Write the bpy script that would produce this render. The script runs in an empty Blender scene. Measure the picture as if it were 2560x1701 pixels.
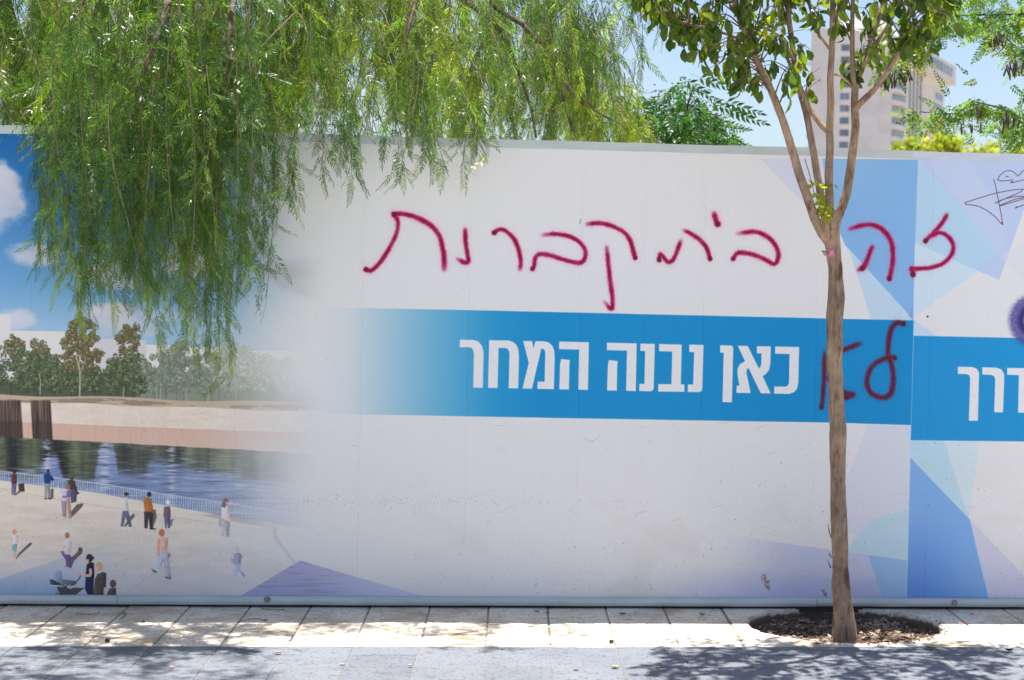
import bpy, bmesh, math, random
import numpy as np
from mathutils import Vector, Matrix

sc = bpy.context.scene
C = sc.collection
R = math.radians

# ------------------------------------------------------------------ camera
FOC, CX, CY = 4491.0, 1722.0, 677.0          # in pixels of a 2560 x 1701 frame
PSI, RHO = R(5.5), R(1.23)
CAM = np.array([0.0, -9.0, 1.70])
_s, _c = math.sin(PSI), math.cos(PSI)
_r0 = np.array([_c, -_s, 0]); FW = np.array([_s, _c, 0]); _u0 = np.array([0, 0, 1.0])
RT = math.cos(RHO) * _r0 + math.sin(RHO) * _u0
UP = math.cos(RHO) * _u0 - math.sin(RHO) * _r0

cam = bpy.data.cameras.new('camera')
cam.lens = FOC / 2560 * 36; cam.sensor_width = 36; cam.sensor_fit = 'HORIZONTAL'
cam.shift_x = -(CX - 1280) / 2560; cam.shift_y = (CY - 850.5) / 2560
cam.clip_start = 0.1; cam.clip_end = 6000
cam.dof.use_dof = True; cam.dof.focus_distance = 8.75; cam.dof.aperture_fstop = 4.6
co = bpy.data.objects.new('camera', cam); C.objects.link(co)
co.matrix_world = Matrix(((RT[0], UP[0], -FW[0], CAM[0]), (RT[1], UP[1], -FW[1], CAM[1]),
                          (RT[2], UP[2], -FW[2], CAM[2]), (0, 0, 0, 1)))
sc.camera = co

# ------------------------------------------------------------------ light
SUN_TO = Vector((0.035, -0.166, -1.0)).normalized()     # direction the sunlight travels
w = bpy.data.worlds.new('World'); sc.world = w; w.use_nodes = True
wn = w.node_tree.nodes; wl = w.node_tree.links
bg = wn['Background']
sky = wn.new('ShaderNodeTexSky'); sky.sky_type = 'NISHITA'; sky.sun_disc = False
sky.sun_elevation = math.asin(-SUN_TO.z); sky.sun_rotation = math.atan2(-SUN_TO.x, -SUN_TO.y)
sky.altitude = 700; sky.air_density = 0.85; sky.dust_density = 2.5; sky.ozone_density = 1.0
wl.new(sky.outputs[0], bg.inputs[0]); bg.inputs[1].default_value = 0.08
sl = bpy.data.lights.new('sun', 'SUN'); sl.energy = 5.0; sl.angle = R(0.53); sl.color = (1.0, 0.94, 0.86)
so = bpy.data.objects.new('sun', sl); C.objects.link(so)
so.rotation_euler = SUN_TO.to_track_quat('-Z', 'Y').to_euler(); so.location = (0, 3, 12)
vs = sc.view_settings
vs.view_transform = 'Standard'; vs.look = 'None'; vs.gamma = 1.0; vs.use_curve_mapping = False
vs.exposure = 1.2
sc.cycles.max_bounces = 8; sc.cycles.transparent_max_bounces = 8
sc.cycles.use_denoising = True

# ------------------------------------------------------------------ geometry helpers
def ray(px, py):
    return (px - CX) / FOC * RT - (py - CY) / FOC * UP + FW
def P(px, py, Y=0.0):
    d = ray(px, py); return CAM + d * ((Y - CAM[1]) / d[1])
def G(px, py, Z=0.0):
    d = ray(px, py); return CAM + d * ((Z - CAM[2]) / d[2])

def newmesh(name, V, F, smooth=False, tint=None):
    V = np.asarray(V, np.float32)
    me = bpy.data.meshes.new(name)
    if isinstance(F, np.ndarray):
        m, k = F.shape
        me.vertices.add(len(V)); me.vertices.foreach_set('co', V.ravel())
        me.loops.add(m * k); me.loops.foreach_set('vertex_index', F.astype(np.int32).ravel())
        me.polygons.add(m)
        me.polygons.foreach_set('loop_start', np.arange(0, m * k, k, dtype=np.int32))
        me.polygons.foreach_set('loop_total', np.full(m, k, np.int32))
        me.update(calc_edges=True); me.validate()
    else:
        me.from_pydata([tuple(map(float, v)) for v in V], [], F); me.update()
    if smooth:
        me.polygons.foreach_set('use_smooth', np.ones(len(me.polygons), bool))
    if tint is not None:
        at = me.attributes.new('tint', 'FLOAT', 'POINT')
        at.data.foreach_set('value', np.asarray(tint, np.float32))
    return me

def obj(name, me, mat=None, parent=None, loc=None):
    o = bpy.data.objects.new(name, me); C.objects.link(o)
    if mat is not None and me is not None and not me.materials: me.materials.append(mat)
    if parent is not None: o.parent = parent
    if loc is not None: o.location = loc
    return o
def tag(o, label=None, cat=None, group=None, kind=None):
    if label: o['label'] = label
    if cat: o['category'] = cat
    if group: o['group'] = group
    if kind: o['kind'] = kind
    return o
def empty(name, loc=(0, 0, 0)):
    o = bpy.data.objects.new(name, None); C.objects.link(o); o.location = loc; o.empty_display_size = 0.1
    return o

class MB:
    def __init__(s): s.V = []; s.F = []; s.n = 0
    def add(s, V, F):
        V = np.asarray(V, float); s.V.append(V)
        s.F.extend([tuple(int(i) + s.n for i in f) for f in F]); s.n += len(V)
    def box(s, x0, x1, y0, y1, z0, z1, ch=0.0):
        if ch <= 0:
            V = [(x, y, z) for z in (z0, z1) for y in (y0, y1) for x in (x0, x1)]
            s.add(V, [(0, 2, 3, 1), (4, 5, 7, 6), (0, 1, 5, 4), (2, 6, 7, 3), (0, 4, 6, 2), (1, 3, 7, 5)])
        else:
            bm = bmesh.new(); bmesh.ops.create_cube(bm, size=1)
            for v in bm.verts:
                v.co = Vector(((x0 + x1) / 2 + v.co.x * (x1 - x0), (y0 + y1) / 2 + v.co.y * (y1 - y0), (z0 + z1) / 2 + v.co.z * (z1 - z0)))
            bmesh.ops.bevel(bm, geom=bm.edges[:], offset=ch, segments=1, affect='EDGES')
            bm.verts.index_update()
            s.add([v.co[:] for v in bm.verts], [[v.index for v in f.verts] for f in bm.faces]); bm.free()
        return s
    def prism(s, pts, z0, z1):           # plan polygon, counter-clockwise
        n = len(pts)
        V = [(p[0], p[1], z0) for p in pts] + [(p[0], p[1], z1) for p in pts]
        F = [tuple(range(n - 1, -1, -1)), tuple(range(n, 2 * n))]
        F += [(i, (i + 1) % n, n + (i + 1) % n, n + i) for i in range(n)]
        s.add(V, F); return s
    def tube(s, pts, rad, k=8, cap=True, rough=0.0, rng=None):
        V, F = tube(pts, rad, k, rough, rng)
        F = [tuple(f) for f in F]
        if cap:
            F.append(tuple(range(k - 1, -1, -1))); n = len(pts); F.append(tuple(range((n - 1) * k, n * k)))
        s.add(V, F); return s
    def mesh(s, name, smooth=False): return newmesh(name, np.concatenate(s.V), s.F, smooth)

def tube(pts, rad, k=8, rough=0.0, rng=None):
    pts = np.asarray(pts, float); n = len(pts); rad = np.broadcast_to(np.asarray(rad, float), (n,))
    T = np.gradient(pts, axis=0); T /= np.linalg.norm(T, axis=1)[:, None] + 1e-9
    a = np.array([1.0, 0.13, 0.0]); V = np.zeros((n, k, 3))
    N = a - T[0] * (a @ T[0]); N /= np.linalg.norm(N)
    th = np.arange(k) / k * 2 * np.pi
    lob = rng.normal(0, 1, (n, k)) if rng is not None else None
    for i in range(n):
        N = N - T[i] * (N @ T[i]); N /= np.linalg.norm(N) + 1e-9
        B = np.cross(T[i], N)
        r = rad[i] * (1 + (rough * lob[i] if lob is not None else 0))
        V[i] = pts[i] + (np.cos(th) * r)[:, None] * N + (np.sin(th) * r)[:, None] * B
    i = np.arange(n - 1)[:, None] * k; j = np.arange(k)[None]; j2 = (j + 1) % k
    F = np.stack([i + j, i + j2, i + k + j2, i + k + j], -1).reshape(-1, 4)
    return V.reshape(-1, 3), F

def catmull(pts, step):
    pts = np.asarray(pts, float)
    if len(pts) == 2:
        n = max(2, int(np.linalg.norm((pts[1] - pts[0])[:2]) / step) + 1)
        t = np.linspace(0, 1, n)[:, None]; return pts[0] * (1 - t) + pts[1] * t
    Q = np.vstack([2 * pts[0] - pts[1], pts, 2 * pts[-1] - pts[-2]]); out = []
    for i in range(1, len(Q) - 2):
        n = max(1, int(np.linalg.norm((Q[i + 1] - Q[i])) / step))
        for t in np.arange(n) / n:
            out.append(0.5 * (2 * Q[i] + (Q[i + 1] - Q[i - 1]) * t + (2 * Q[i - 1] - 5 * Q[i] + 4 * Q[i + 1] - Q[i + 2]) * t * t
                              + (3 * Q[i] - Q[i - 1] - 3 * Q[i + 1] + Q[i + 2]) * t ** 3))
    out.append(pts[-1]); return np.array(out)

# ------------------------------------------------------------------ materials
def mat(name):
    m = bpy.data.materials.new(name); m.use_nodes = True
    nt = m.node_tree; b = nt.nodes['Principled BSDF']
    return m, nt, b
def N(nt, t, **kw):
    n = nt.nodes.new(t)
    for k, v in kw.items(): setattr(n, k, v)
    return n
def noise(nt, scale, detail=4, rough=0.55, vec=None, stretch=None):
    n = N(nt, 'ShaderNodeTexNoise'); n.inputs['Scale'].default_value = scale
    n.inputs['Detail'].default_value = detail; n.inputs['Roughness'].default_value = rough
    tc = N(nt, 'ShaderNodeNewGeometry')
    src = tc.outputs['Position']
    if stretch:
        mp = N(nt, 'ShaderNodeMapping'); mp.inputs['Scale'].default_value = stretch
        nt.links.new(src, mp.inputs['Vector']); src = mp.outputs['Vector']
    nt.links.new(src, n.inputs['Vector']); return n
def ramp(nt, src, stops, interp='LINEAR'):
    r = N(nt, 'ShaderNodeValToRGB'); r.color_ramp.interpolation = interp
    e = r.color_ramp.elements
    e[0].position, e[0].color = stops[0][0], (*stops[0][1], 1)
    e[1].position, e[1].color = stops[-1][0], (*stops[-1][1], 1)
    for p, c in stops[1:-1]:
        x = e.new(p); x.color = (*c, 1)
    nt.links.new(src, r.inputs['Fac']); return r
def mixc(nt, fac, a, b, mode='MIX'):
    m = N(nt, 'ShaderNodeMix', data_type='RGBA', blend_type=mode)
    for sock, v in ((m.inputs[0], fac), (m.inputs[6], a), (m.inputs[7], b)):
        if hasattr(v, 'is_output'): nt.links.new(v, sock)
        elif isinstance(v, (int, float)): sock.default_value = v
        else: sock.default_value = (*v, 1)
    return m.outputs[2]
def bump(nt, b, src, strength, dist):
    bp = N(nt, 'ShaderNodeBump'); bp.inputs['Strength'].default_value = strength; bp.inputs['Distance'].default_value = dist
    nt.links.new(src, bp.inputs['Height']); nt.links.new(bp.outputs[0], b.inputs['Normal']); return bp
def simple(name, col, rough=0.6, var=0.15, scale=12, metal=0.0, bmp=0.0):
    m, nt, b = mat(name); n = noise(nt, scale)
    lo = tuple(c * (1 - var) for c in col); hi = tuple(min(1, c * (1 + var)) for c in col)
    r = ramp(nt, n.outputs[0], [(0.3, lo), (0.7, hi)])
    nt.links.new(r.outputs[0], b.inputs['Base Color'])
    b.inputs['Roughness'].default_value = rough; b.inputs['Metallic'].default_value = metal
    if bmp: bump(nt, b, n.outputs[0], 0.4, bmp)
    return m

def leafmat(name, stops, transl, tfac=0.45, rough=0.38, spec=0.5):
    m, nt, b = mat(name)
    at = N(nt, 'ShaderNodeAttribute', attribute_name='tint')
    r = ramp(nt, at.outputs['Fac'], stops)
    ri = N(nt, 'ShaderNodeNewGeometry')
    var = ramp(nt, ri.outputs['Random Per Island'], [(0.0, (0.72,) * 3), (1.0, (1.25,) * 3)])
    col = mixc(nt, 1.0, r.outputs[0], var.outputs[0], 'MULTIPLY')
    nt.links.new(col, b.inputs['Base Color'])
    b.inputs['Roughness'].default_value = rough; b.inputs['Specular IOR Level'].default_value = spec
    tr = N(nt, 'ShaderNodeBsdfTranslucent')
    tc = mixc(nt, 1.0, col, transl, 'MULTIPLY'); nt.links.new(tc, tr.inputs[0])
    mx = N(nt, 'ShaderNodeMixShader'); mx.inputs[0].default_value = tfac
    nt.links.new(b.outputs[0], mx.inputs[1]); nt.links.new(tr.outputs[0], mx.inputs[2])
    nt.links.new(mx.outputs[0], nt.nodes['Material Output'].inputs[0])
    return m

def barkmat(name, lo, hi, dark, stretch=(9, 9, 1.6), sc_=6.0, bd=0.006):
    m, nt, b = mat(name)
    n1 = noise(nt, sc_, 6, 0.65, stretch=stretch); n2 = noise(nt, 9.0, 4, 0.6); n3 = noise(nt, 30, 3, 0.6, stretch=(1, 1, .5))
    r = ramp(nt, n1.outputs[0], [(0.28, dark), (0.42, lo), (0.7, hi)])
    r2 = ramp(nt, n2.outputs[0], [(0.35, (0.72, 0.68, 0.66)), (0.62, (1.12, 1.1, 1.08))])
    col = mixc(nt, 1.0, r.outputs[0], r2.outputs[0], 'MULTIPLY')
    r3 = ramp(nt, n3.outputs[0], [(0.3, (0.55, 0.5, 0.48)), (0.42, (1, 1, 1))])
    col = mixc(nt, 1.0, col, r3.outputs[0], 'MULTIPLY')
    n4 = noise(nt, 7.0, 3, 0.5, stretch=(1.6, 1.6, .8)); r4 = ramp(nt, n4.outputs[0], [(0.60, (1, 1, 1)), (0.66, (.62, .46, .38))]); col = mixc(nt, 1.0, col, r4.outputs[0], 'MULTIPLY')
    n5 = noise(nt, 4.0, 4, 0.6); r5 = ramp(nt, n5.outputs[0], [(0.4, (.86, .88, .9)), (0.62, (1.14, 1.1, 1.04))]); col = mixc(nt, 1.0, col, r5.outputs[0], 'MULTIPLY')
    nt.links.new(col, b.inputs['Base Color']); b.inputs['Roughness'].default_value = 0.85
    b.inputs['Specular IOR Level'].default_value = 0.2
    bump(nt, b, n1.outputs[0], 0.7, bd)
    return m


# ------------------------------------------------------------------ the print on the hoarding
# Painted into a generated image laid flat on the hoarding (metres along X and Z of its front face).
TX0, TX1, TZ0, TZ1, TD = -4.7, 4.7, 0.0, 2.36, 420
TW, TH = int((TX1 - TX0) * TD), int((TZ1 - TZ0) * TD)

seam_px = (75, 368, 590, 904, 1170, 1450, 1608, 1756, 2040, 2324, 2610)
def make_print():
    rg = np.random.default_rng(7)
    X = (TX0 + (np.arange(TW) + .5) / TD)[None, :]; Z = (TZ0 + (np.arange(TH) + .5) / TD)[:, None]
    dx, dy, dz = X - CAM[0], -CAM[1], Z - CAM[2]
    wv = dx * FW[0] + dy * FW[1] + dz * FW[2]
    PX = (CX + FOC * (dx * RT[0] + dy * RT[1] + dz * RT[2]) / wv).astype(np.float32)
    PY = (CY - FOC * (dx * UP[0] + dy * UP[1] + dz * UP[2]) / wv).astype(np.float32)
    WHITE = np.array([199, 203, 212], np.float32)
    img = np.empty((TH, TW, 3), np.float32); img[:] = WHITE

    tab = rg.random((256, 256)).astype(np.float32)
    def vn(x, y):
        xi = np.floor(x).astype(np.int32); yi = np.floor(y).astype(np.int32)
        fx = x - xi; fy = y - yi; fx = fx * fx * (3 - 2 * fx); fy = fy * fy * (3 - 2 * fy)
        a, b, c, d = tab[yi & 255, xi & 255], tab[yi & 255, (xi + 1) & 255], tab[(yi + 1) & 255, xi & 255], tab[(yi + 1) & 255, (xi + 1) & 255]
        return (a * (1 - fx) + b * fx) * (1 - fy) + (c * (1 - fx) + d * fx) * fy
    def fbm(x, y, o=4):
        t, a, s = 0, .5, 0
        for k in range(o):
            t = t + a * vn(x * 2 ** k + 17.3 * k, y * 2 ** k + 9.1 * k); s += a; a *= .55
        return t / s
    def sm(a, b, x):
        t = np.clip((x - a) / (b - a), 0, 1); return t * t * (3 - 2 * t)
    def reg(x0, y0, x1, y1, pad=6):
        c = [P(a, b) for a in (x0 - pad, x1 + pad) for b in (y0 - pad, y1 + pad)]
        i0 = int((min(q[0] for q in c) - TX0) * TD); i1 = int((max(q[0] for q in c) - TX0) * TD) + 2
        j0 = int((min(q[2] for q in c) - TZ0) * TD); j1 = int((max(q[2] for q in c) - TZ0) * TD) + 2
        return slice(max(0, j0), max(0, min(TH, j1))), slice(max(0, i0), max(0, min(TW, i1)))
    def put(sl, a, col):
        if a.size == 0: return
        col = np.asarray(col, np.float32)
        img[sl] += (col - img[sl]) * a[..., None]
    def cov_poly(pts, soft=.7):
        p = np.asarray(pts, np.float32); sl = reg(p[:, 0].min(), p[:, 1].min(), p[:, 0].max(), p[:, 1].max(), 4 + soft * 2)
        x, y = PX[sl], PY[sl]
        if x.size == 0: return sl, x
        ins = np.zeros(x.shape, bool); d2 = np.full(x.shape, 1e9, np.float32)
        for (ax, ay), (bx, by) in zip(p, np.roll(p, -1, 0)):
            if ay != by:
                ins ^= ((ay > y) != (by > y)) & (x < (bx - ax) * (y - ay) / (by - ay) + ax)
            ex, ey = bx - ax, by - ay; L = ex * ex + ey * ey + 1e-6
            t = np.clip(((x - ax) * ex + (y - ay) * ey) / L, 0, 1)
            d2 = np.minimum(d2, (x - ax - t * ex) ** 2 + (y - ay - t * ey) ** 2)
        sd = np.sqrt(d2) * np.where(ins, 1, -1)
        return sl, np.clip(.5 + sd / (2 * soft), 0, 1)
    def poly(pts, col, a=1.0, soft=.7, fx=None):
        sl, c = cov_poly(pts, soft)
        if c.size == 0: return
        if fx is not None: c = c * fx(PX[sl], PY[sl])
        put(sl, c * a, col)
    def dline(pts, ws=None, step=5.0):
        q = np.asarray(pts, float)
        if ws is None: ws = np.ones(len(q))
        q = catmull(np.column_stack([q, ws]), step)
        m = q[:, 2].max() * 4 + 8
        sl = reg(q[:, 0].min(), q[:, 1].min(), q[:, 0].max(), q[:, 1].max(), m)
        x, y = PX[sl], PY[sl]; best = np.full(x.shape, 1e9, np.float32); along = np.zeros(x.shape, np.float32)
        for k in range(len(q) - 1):
            ax, ay, aw = q[k]; bx, by, bw = q[k + 1]; ex, ey = bx - ax, by - ay
            t = np.clip(((x - ax) * ex + (y - ay) * ey) / (ex * ex + ey * ey + 1e-6), 0, 1)
            d = np.sqrt((x - ax - t * ex) ** 2 + (y - ay - t * ey) ** 2) / np.maximum(aw + (bw - aw) * t, .3)
            u = d < best; best = np.where(u, d, best); along = np.where(u, k + t, along)
        return sl, best, along / max(1, len(q) - 1)
    def line(pts, wpx, col, a=1.0, soft=.5):
        sl, d, _ = dline(pts, np.full(len(pts), wpx)); put(sl, np.clip((1 + soft / wpx - d) / (2 * soft / wpx), 0, 1) * a, col)
    def disc(x, y, rx, ry, col, a=1.0, soft=1.0):
        sl = reg(x - rx, y - ry, x + rx, y + ry, 3)
        d = np.sqrt(((PX[sl] - x) / rx) ** 2 + ((PY[sl] - y) / ry) ** 2)
        put(sl, np.clip((1 - d) * min(rx, ry) / soft + .5, 0, 1) * a, col)

    # ---------- the rendered view at the left
    sl = (slice(None), slice(0, int((P(900, 800)[0] - TX0) * TD)))
    x, y = PX[sl], PY[sl]; L = np.empty(x.shape + (3,), np.float32)
    def lay(a, col): L[...] += (np.asarray(col, np.float32) - L) * a[..., None]
    t = np.clip((y - 340) / 500, 0, 1)[..., None]
    L[...] = np.array([4, 84, 168]) * (1 - t) + np.array([118, 168, 212]) * t
    n = fbm(x / 90, y / 60, 5)
    for cx_, cy_, rx_, ry_ in ((14, 500, 62, 80), (85, 632, 70, 34), (45, 800, 50, 30), (300, 690, 90, 40), (330, 800, 120, 50), (-160, 600, 110, 60), (480, 640, 90, 60), (-420, 480, 170, 70)):
        e = 1 - ((x - cx_) / rx_) ** 2 - ((y - cy_) / ry_) ** 2
        m = sm(.05, .65, e * .55 + (n - .36) * 1.5) * (e > -.9)
        lay(m * .93, (178, 184, 212)); lay(m * sm(.35, .75, n) * .5 * sm(cy_ + ry_, cy_ - ry_, y), (205, 207, 222))
    lay(sm(700, 850, y) * .25, (190, 200, 220))
    # white massing blocks on the skyline
    def inpoly(pts):
        s2, c = cov_poly(pts); o = np.zeros(x.shape, np.float32)
        jj, ii = s2; ii = slice(ii.start, min(ii.stop, o.shape[1])); c = c[:, :max(0, ii.stop - ii.start)]
        if c.size: o[jj, ii] = c
        return o
    lay(inpoly([(-900, 770), (-60, 770), (-60, 785), (27, 786), (27, 1020), (-900, 1020)]), (197, 200, 210))
    lay(inpoly([(27, 827), (152, 829), (245, 836), (245, 1000), (27, 1000)]), (201, 203, 209))
    lay(inpoly([(238, 846), (300, 848), (366, 851), (366, 1010), (238, 1010)]), (188, 190, 204))
    lay(inpoly([(366, 862), (470, 865), (620, 876), (900, 884), (900, 1030), (366, 1030)]), (204, 206, 213))
    lay(inpoly([(236, 935), (262, 938), (262, 990), (230, 990)]), (122, 116, 128))
    img[sl] = L
    # tree line
    e_ = 915 + 14 * np.sin(x / 16) + 10 * (fbm(x / 9, y / 9, 2) - .5) * 2
    lay(sm(-4, 4, y - e_ - 22) * (1 - sm(1000, 1010, y)) * (x < 340), (62, 72, 52)); lay(sm(-4, 4, y - e_ - 22) * (1 - sm(1015, 1025, y)) * (x >= 340), (112, 126, 114)); img[sl] = L
    rr = random.Random(3)
    def crown(cx_, cy_, rx_, ry_, cols, k=1.0):
        c0, c1, c2 = cols; cl_ = []
        for _ in range(int(10 + rx_ * ry_ / 70)):
            a = rr.uniform(0, 6.28); q = rr.random() ** .5; cl_.append((cx_ + math.cos(a) * q * rx_ * .86, cy_ + math.sin(a) * q * ry_ * .86, rr.uniform(.16, .32) * (rx_ + ry_) * .5))
        for x_, y_, r_ in sorted(cl_, key=lambda t_: t_[1] + rr.uniform(-9, 9)):
            for _ in range(int(16 * k)):
                a = rr.uniform(0, 6.28); q = rr.random() ** .6 * r_; disc(x_ + math.cos(a) * q, y_ + math.sin(a) * q, rr.uniform(1.6, 3.4), rr.uniform(1.4, 2.8), c0, .72, 1.8)
            for _ in range(int(22 * k)):
                a = rr.uniform(0, 6.28); q = rr.random() ** .6 * r_ * .85; t_ = rr.random(); c = [u + (v - u) * t_ for u, v in zip(c0, c1)]
                disc(x_ - r_ * .12 + math.cos(a) * q, y_ - r_ * .2 + math.sin(a) * q, rr.uniform(1.0, 2.3), rr.uniform(.9, 1.9), c, .75, 1.2)
            for _ in range(int(9 * k)):
                a = rr.uniform(0, 6.28); q = rr.random() * r_ * .6; disc(x_ - r_ * .3 + math.cos(a) * q, y_ - r_ * .38 + math.sin(a) * q, rr.uniform(.7, 1.5), rr.uniform(.7, 1.3), c2, .7, 1.0)
    GRN = ((40, 52, 38), (92, 112, 70), (132, 148, 96)); EUC = ((60, 58, 40), (112, 104, 62), (150, 140, 90)); GRY = ((84, 98, 86), (124, 140, 126), (158, 170, 158)); PAL = ((124, 136, 128), (158, 168, 160), (182, 190, 184))
    def trunkline(cx_, y0, y1, w_, c): line([(cx_ + rr.uniform(-2, 2), y1), (cx_ + rr.uniform(-1, 1), (y0 + y1) / 2), (cx_, y0)], w_, c, .85)
    for cx_, cy_, rx_, ry_ in ((36, 872, 25, 36), (97, 890, 27, 46), (-70, 860, 40, 60), (-210, 850, 44, 70), (-330, 870, 40, 60), (325, 852, 36, 44)): crown(cx_, cy_, rx_, ry_, EUC)
    for k_ in range(40):
        cx_ = rr.uniform(-440, 560); b_ = 985 + max(0, cx_) * .03; trunkline(cx_, b_ + 6, b_ - 26, rr.uniform(.8, 1.6), (46, 42, 38) if cx_ < 330 else (96, 96, 92))
    for cx_, cy_, rx_, ry_, cc in ((-400, 930, 60, 60, GRN), (-310, 935, 55, 55, GRN), (-230, 930, 55, 58, GRN), (-150, 935, 50, 52, GRN), (-80, 932, 50, 56, GRN), (-20, 924, 46, 64, GRN), (60, 926, 46, 62, GRN), (110, 935, 36, 52, GRN), (150, 938, 42, 52, GRN), (190, 945, 34, 46, GRN), (238, 955, 24, 34, GRN), (228, 940, 26, 44, GRN),
                                   (290, 938, 34, 56, GRN), (338, 936, 44, 58, GRN), (396, 934, 44, 56, GRY), (455, 920, 52, 72, GRY), (520, 936, 46, 58, GRY), (585, 920, 56, 74, PAL), (655, 936, 48, 58, PAL), (720, 940, 44, 52, PAL), (775, 930, 44, 60, PAL)): crown(cx_, cy_, rx_, ry_, cc)
    for cx_, cy_, rx_, ry_ in ((203, 826, 42, 36), (178, 862, 30, 30), (226, 880, 32, 44), (176, 900, 26, 34), (205, 905, 34, 30)): crown(cx_, cy_, rx_, ry_, EUC)
    for pts, wv_ in (([(100, 988), (101, 955), (98, 935)], 1.2), ([(199, 994), (200, 945), (197, 915), (190, 892)], 2.0), ([(200, 938), (209, 912), (214, 896)], 1.0), ([(197, 914), (203, 886)], .8)): line(pts, wv_, (176, 172, 162), .75)
    for cx_ in (308, 392, 402, 466, 520, 590): trunkline(cx_, 999 + (cx_ - 308) * .03, 970, 1.5, (150, 148, 140))
    # bank, quay wall, water, promenade
    L = img[sl].copy()
    e0 = 986 + .03 * x + 3 * np.sin(x / 60); lay(sm(-1, 1, y - e0), (172, 156, 138))
    e1 = 992 + .031 * x + 5 * np.sin(x / 75 + 1); lay(sm(0, 2, y - e1) * (fbm(x / 60, y / 8) > .47) * .55, (104, 84, 72))
    e2 = 1003 + .034 * x + 2 * np.sin(x / 45)
    tex = fbm(x / 5, y / 4, 3)
    wall = np.array([208, 197, 188]) + (tex[..., None] - .5) * 20 + (fbm(x / 40, y / 12, 3)[..., None] - .5) * 16
    a = sm(-1, 1, y - e2)[..., None]; L = L * (1 - a) + wall * a
    e3 = 1053 + .046 * x - .00001 * x * x
    lay(sm(-1, 1, y - e3), (198, 164, 150)); lay(sm(-1, 1, y - e3) * (fbm(x / 2.5, y / 30) - .35) * .5, (164, 132, 122))
    for xa, xb in ((-140, 52), (76, 126), (-330, -200)):
        f = sm(xa - 2, xa + 2, x - (y - 1000) * .06) * (1 - sm(xb - 2, xb + 2, x - (y - 1000) * .06))
        st = fbm(x / 3.2, y / 90, 3)[..., None]
        a = (f * sm(998, 1004, y) * (1 - sm(1098, 1104, y)))[..., None]
        L = L * (1 - a) + (np.array([46, 36, 34]) + (st - .35) * np.array([150, 118, 100]) * (1 - .6 * sm(1050, 1056, y))[..., None]) * a
    wav = .6 * fbm(x / (14 + (y - 1080) * .22), y / 2.4, 3) + .4 * fbm(x / 60, y / 7 + 40, 3); jit = (wav - .5) * 26
    e4 = 1092 + .055 * x + jit * .2
    wt = sm(-1.5, 1.5, y - e4)
    deep = fbm((x + jit * .6) / 30, y / 400 + 5, 3)
    refl = np.array([46, 54, 44]) + (deep[..., None] - .45) * np.array([130, 150, 90]) + (wav[..., None] - .5) * 46
    a = wt[..., None]; L = L * (1 - a) + refl * a
    tops = np.interp(x, [-900, 0, 95, 115, 140, 160, 235, 252, 282, 296, 362, 378, 470, 490, 640, 800], [1150, 1188, 1186, 1146, 1140, 1196, 1198, 1112, 1110, 1180, 1176, 1146, 1160, 1170, 1200, 1210])
    blue = sm(-20, 22, y - tops + jit * 2.2)
    lay(wt * blue * .9, (102, 126, 184)); lay(wt * sm(.57, .70, wav) * (.12 + .5 * blue), (172, 182, 210)); lay(wt * sm(.45, .34, wav) * .45, (36, 44, 48))
    for xc, ww in ((262, 13), (118, 9), (430, 9)):
        lay(wt * np.exp(-((x - xc + jit * .5) / ww) ** 2) * sm(.36, .6, wav) * .8, (186, 188, 204))
    def yl(pts): return np.interp(x, [p[0] for p in pts], [p[1] for p in pts])
    rt_ = yl([(-900, 1050), (0, 1178), (107, 1190), (241, 1208), (429, 1239), (559, 1257), (671, 1275), (900, 1312)])
    rb_ = yl([(-900, 1075), (0, 1202), (241, 1233), (429, 1267), (559, 1290), (671, 1308), (900, 1350)])
    kb_ = yl([(-900, 1085), (0, 1221), (152, 1250), (447, 1295), (700, 1330), (900, 1362)])
    inr = sm(-1, 1, y - rt_) * (1 - sm(-1, 1, y - rb_))
    bars = sm(.55, .8, np.abs(((x / 5.6) % 1) - .5) * 2)
    lay(inr * .22, (120, 140, 185)); lay(inr * bars * .6, (196, 202, 216))
    lay(np.exp(-((y - rt_) / 1.2) ** 2) * .8, (200, 206, 216)); lay(np.exp(-((y - rb_) / 1.2) ** 2) * .5, (190, 196, 206))
    pr = sm(-1, 1, y - rb_); g = fbm(x / 70, y / 14, 4)[..., None]; g2 = fbm(x / 6, y / 3, 2)[..., None]
    col = np.array([206, 197, 188]) + (g - .5) * np.array([30, 28, 28]) + (g2 - .5) * 12
    tb = sm(1300, 1497, y)[..., None]; col = col * (1 - .45 * tb) + np.array([170, 175, 205]) * .45 * tb
    a = pr[..., None]; L = L * (1 - a) + col * a
    lay(pr * (1 - sm(-2, 2, y - kb_)) * .55, (214, 208, 196)); lay(np.exp(-((y - kb_) / 1.1) ** 2) * .3, (140, 130, 120))
    e5 = 1448 - .335 * x; lay(sm(-2, 2, y - e5) * pr * (1 - sm(120, 330, x)) * (.35 + .4 * sm(1400, 1497, y)), (118, 150, 196))
    lay(np.exp(-((y - (1494 - (x - 300) * .72)) / .9) ** 2) * (x > 300) * (x < 430) * .5, (130, 126, 136))
    fade = sm(430, 815, x + (fbm(x / 120, y / 120, 2) - .5) * 80 - 30 * sm(900, 1000, y) + 40 * sm(1080, 1130, y) + 60 * sm(850, 400, y))
    fade = fade[..., None]
    L = L + (np.array([196, 200, 206]) - L) * (.10 + .10 * sm(150, 420, x) * sm(1060, 1100, y))[..., None]
    img[sl] = L * (1 - fade) + WHITE * fade
    poly([(640, 660), (840, 640), (840, 770), (700, 722)], (150, 152, 160), .35, 8, lambda a_, b_: 1 - sm(700, 835, a_))
    poly([(600, 672), (840, 668), (840, 690), (660, 695)], (140, 140, 150), .25, 3, lambda a_, b_: 1 - sm(660, 830, a_))
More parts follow.
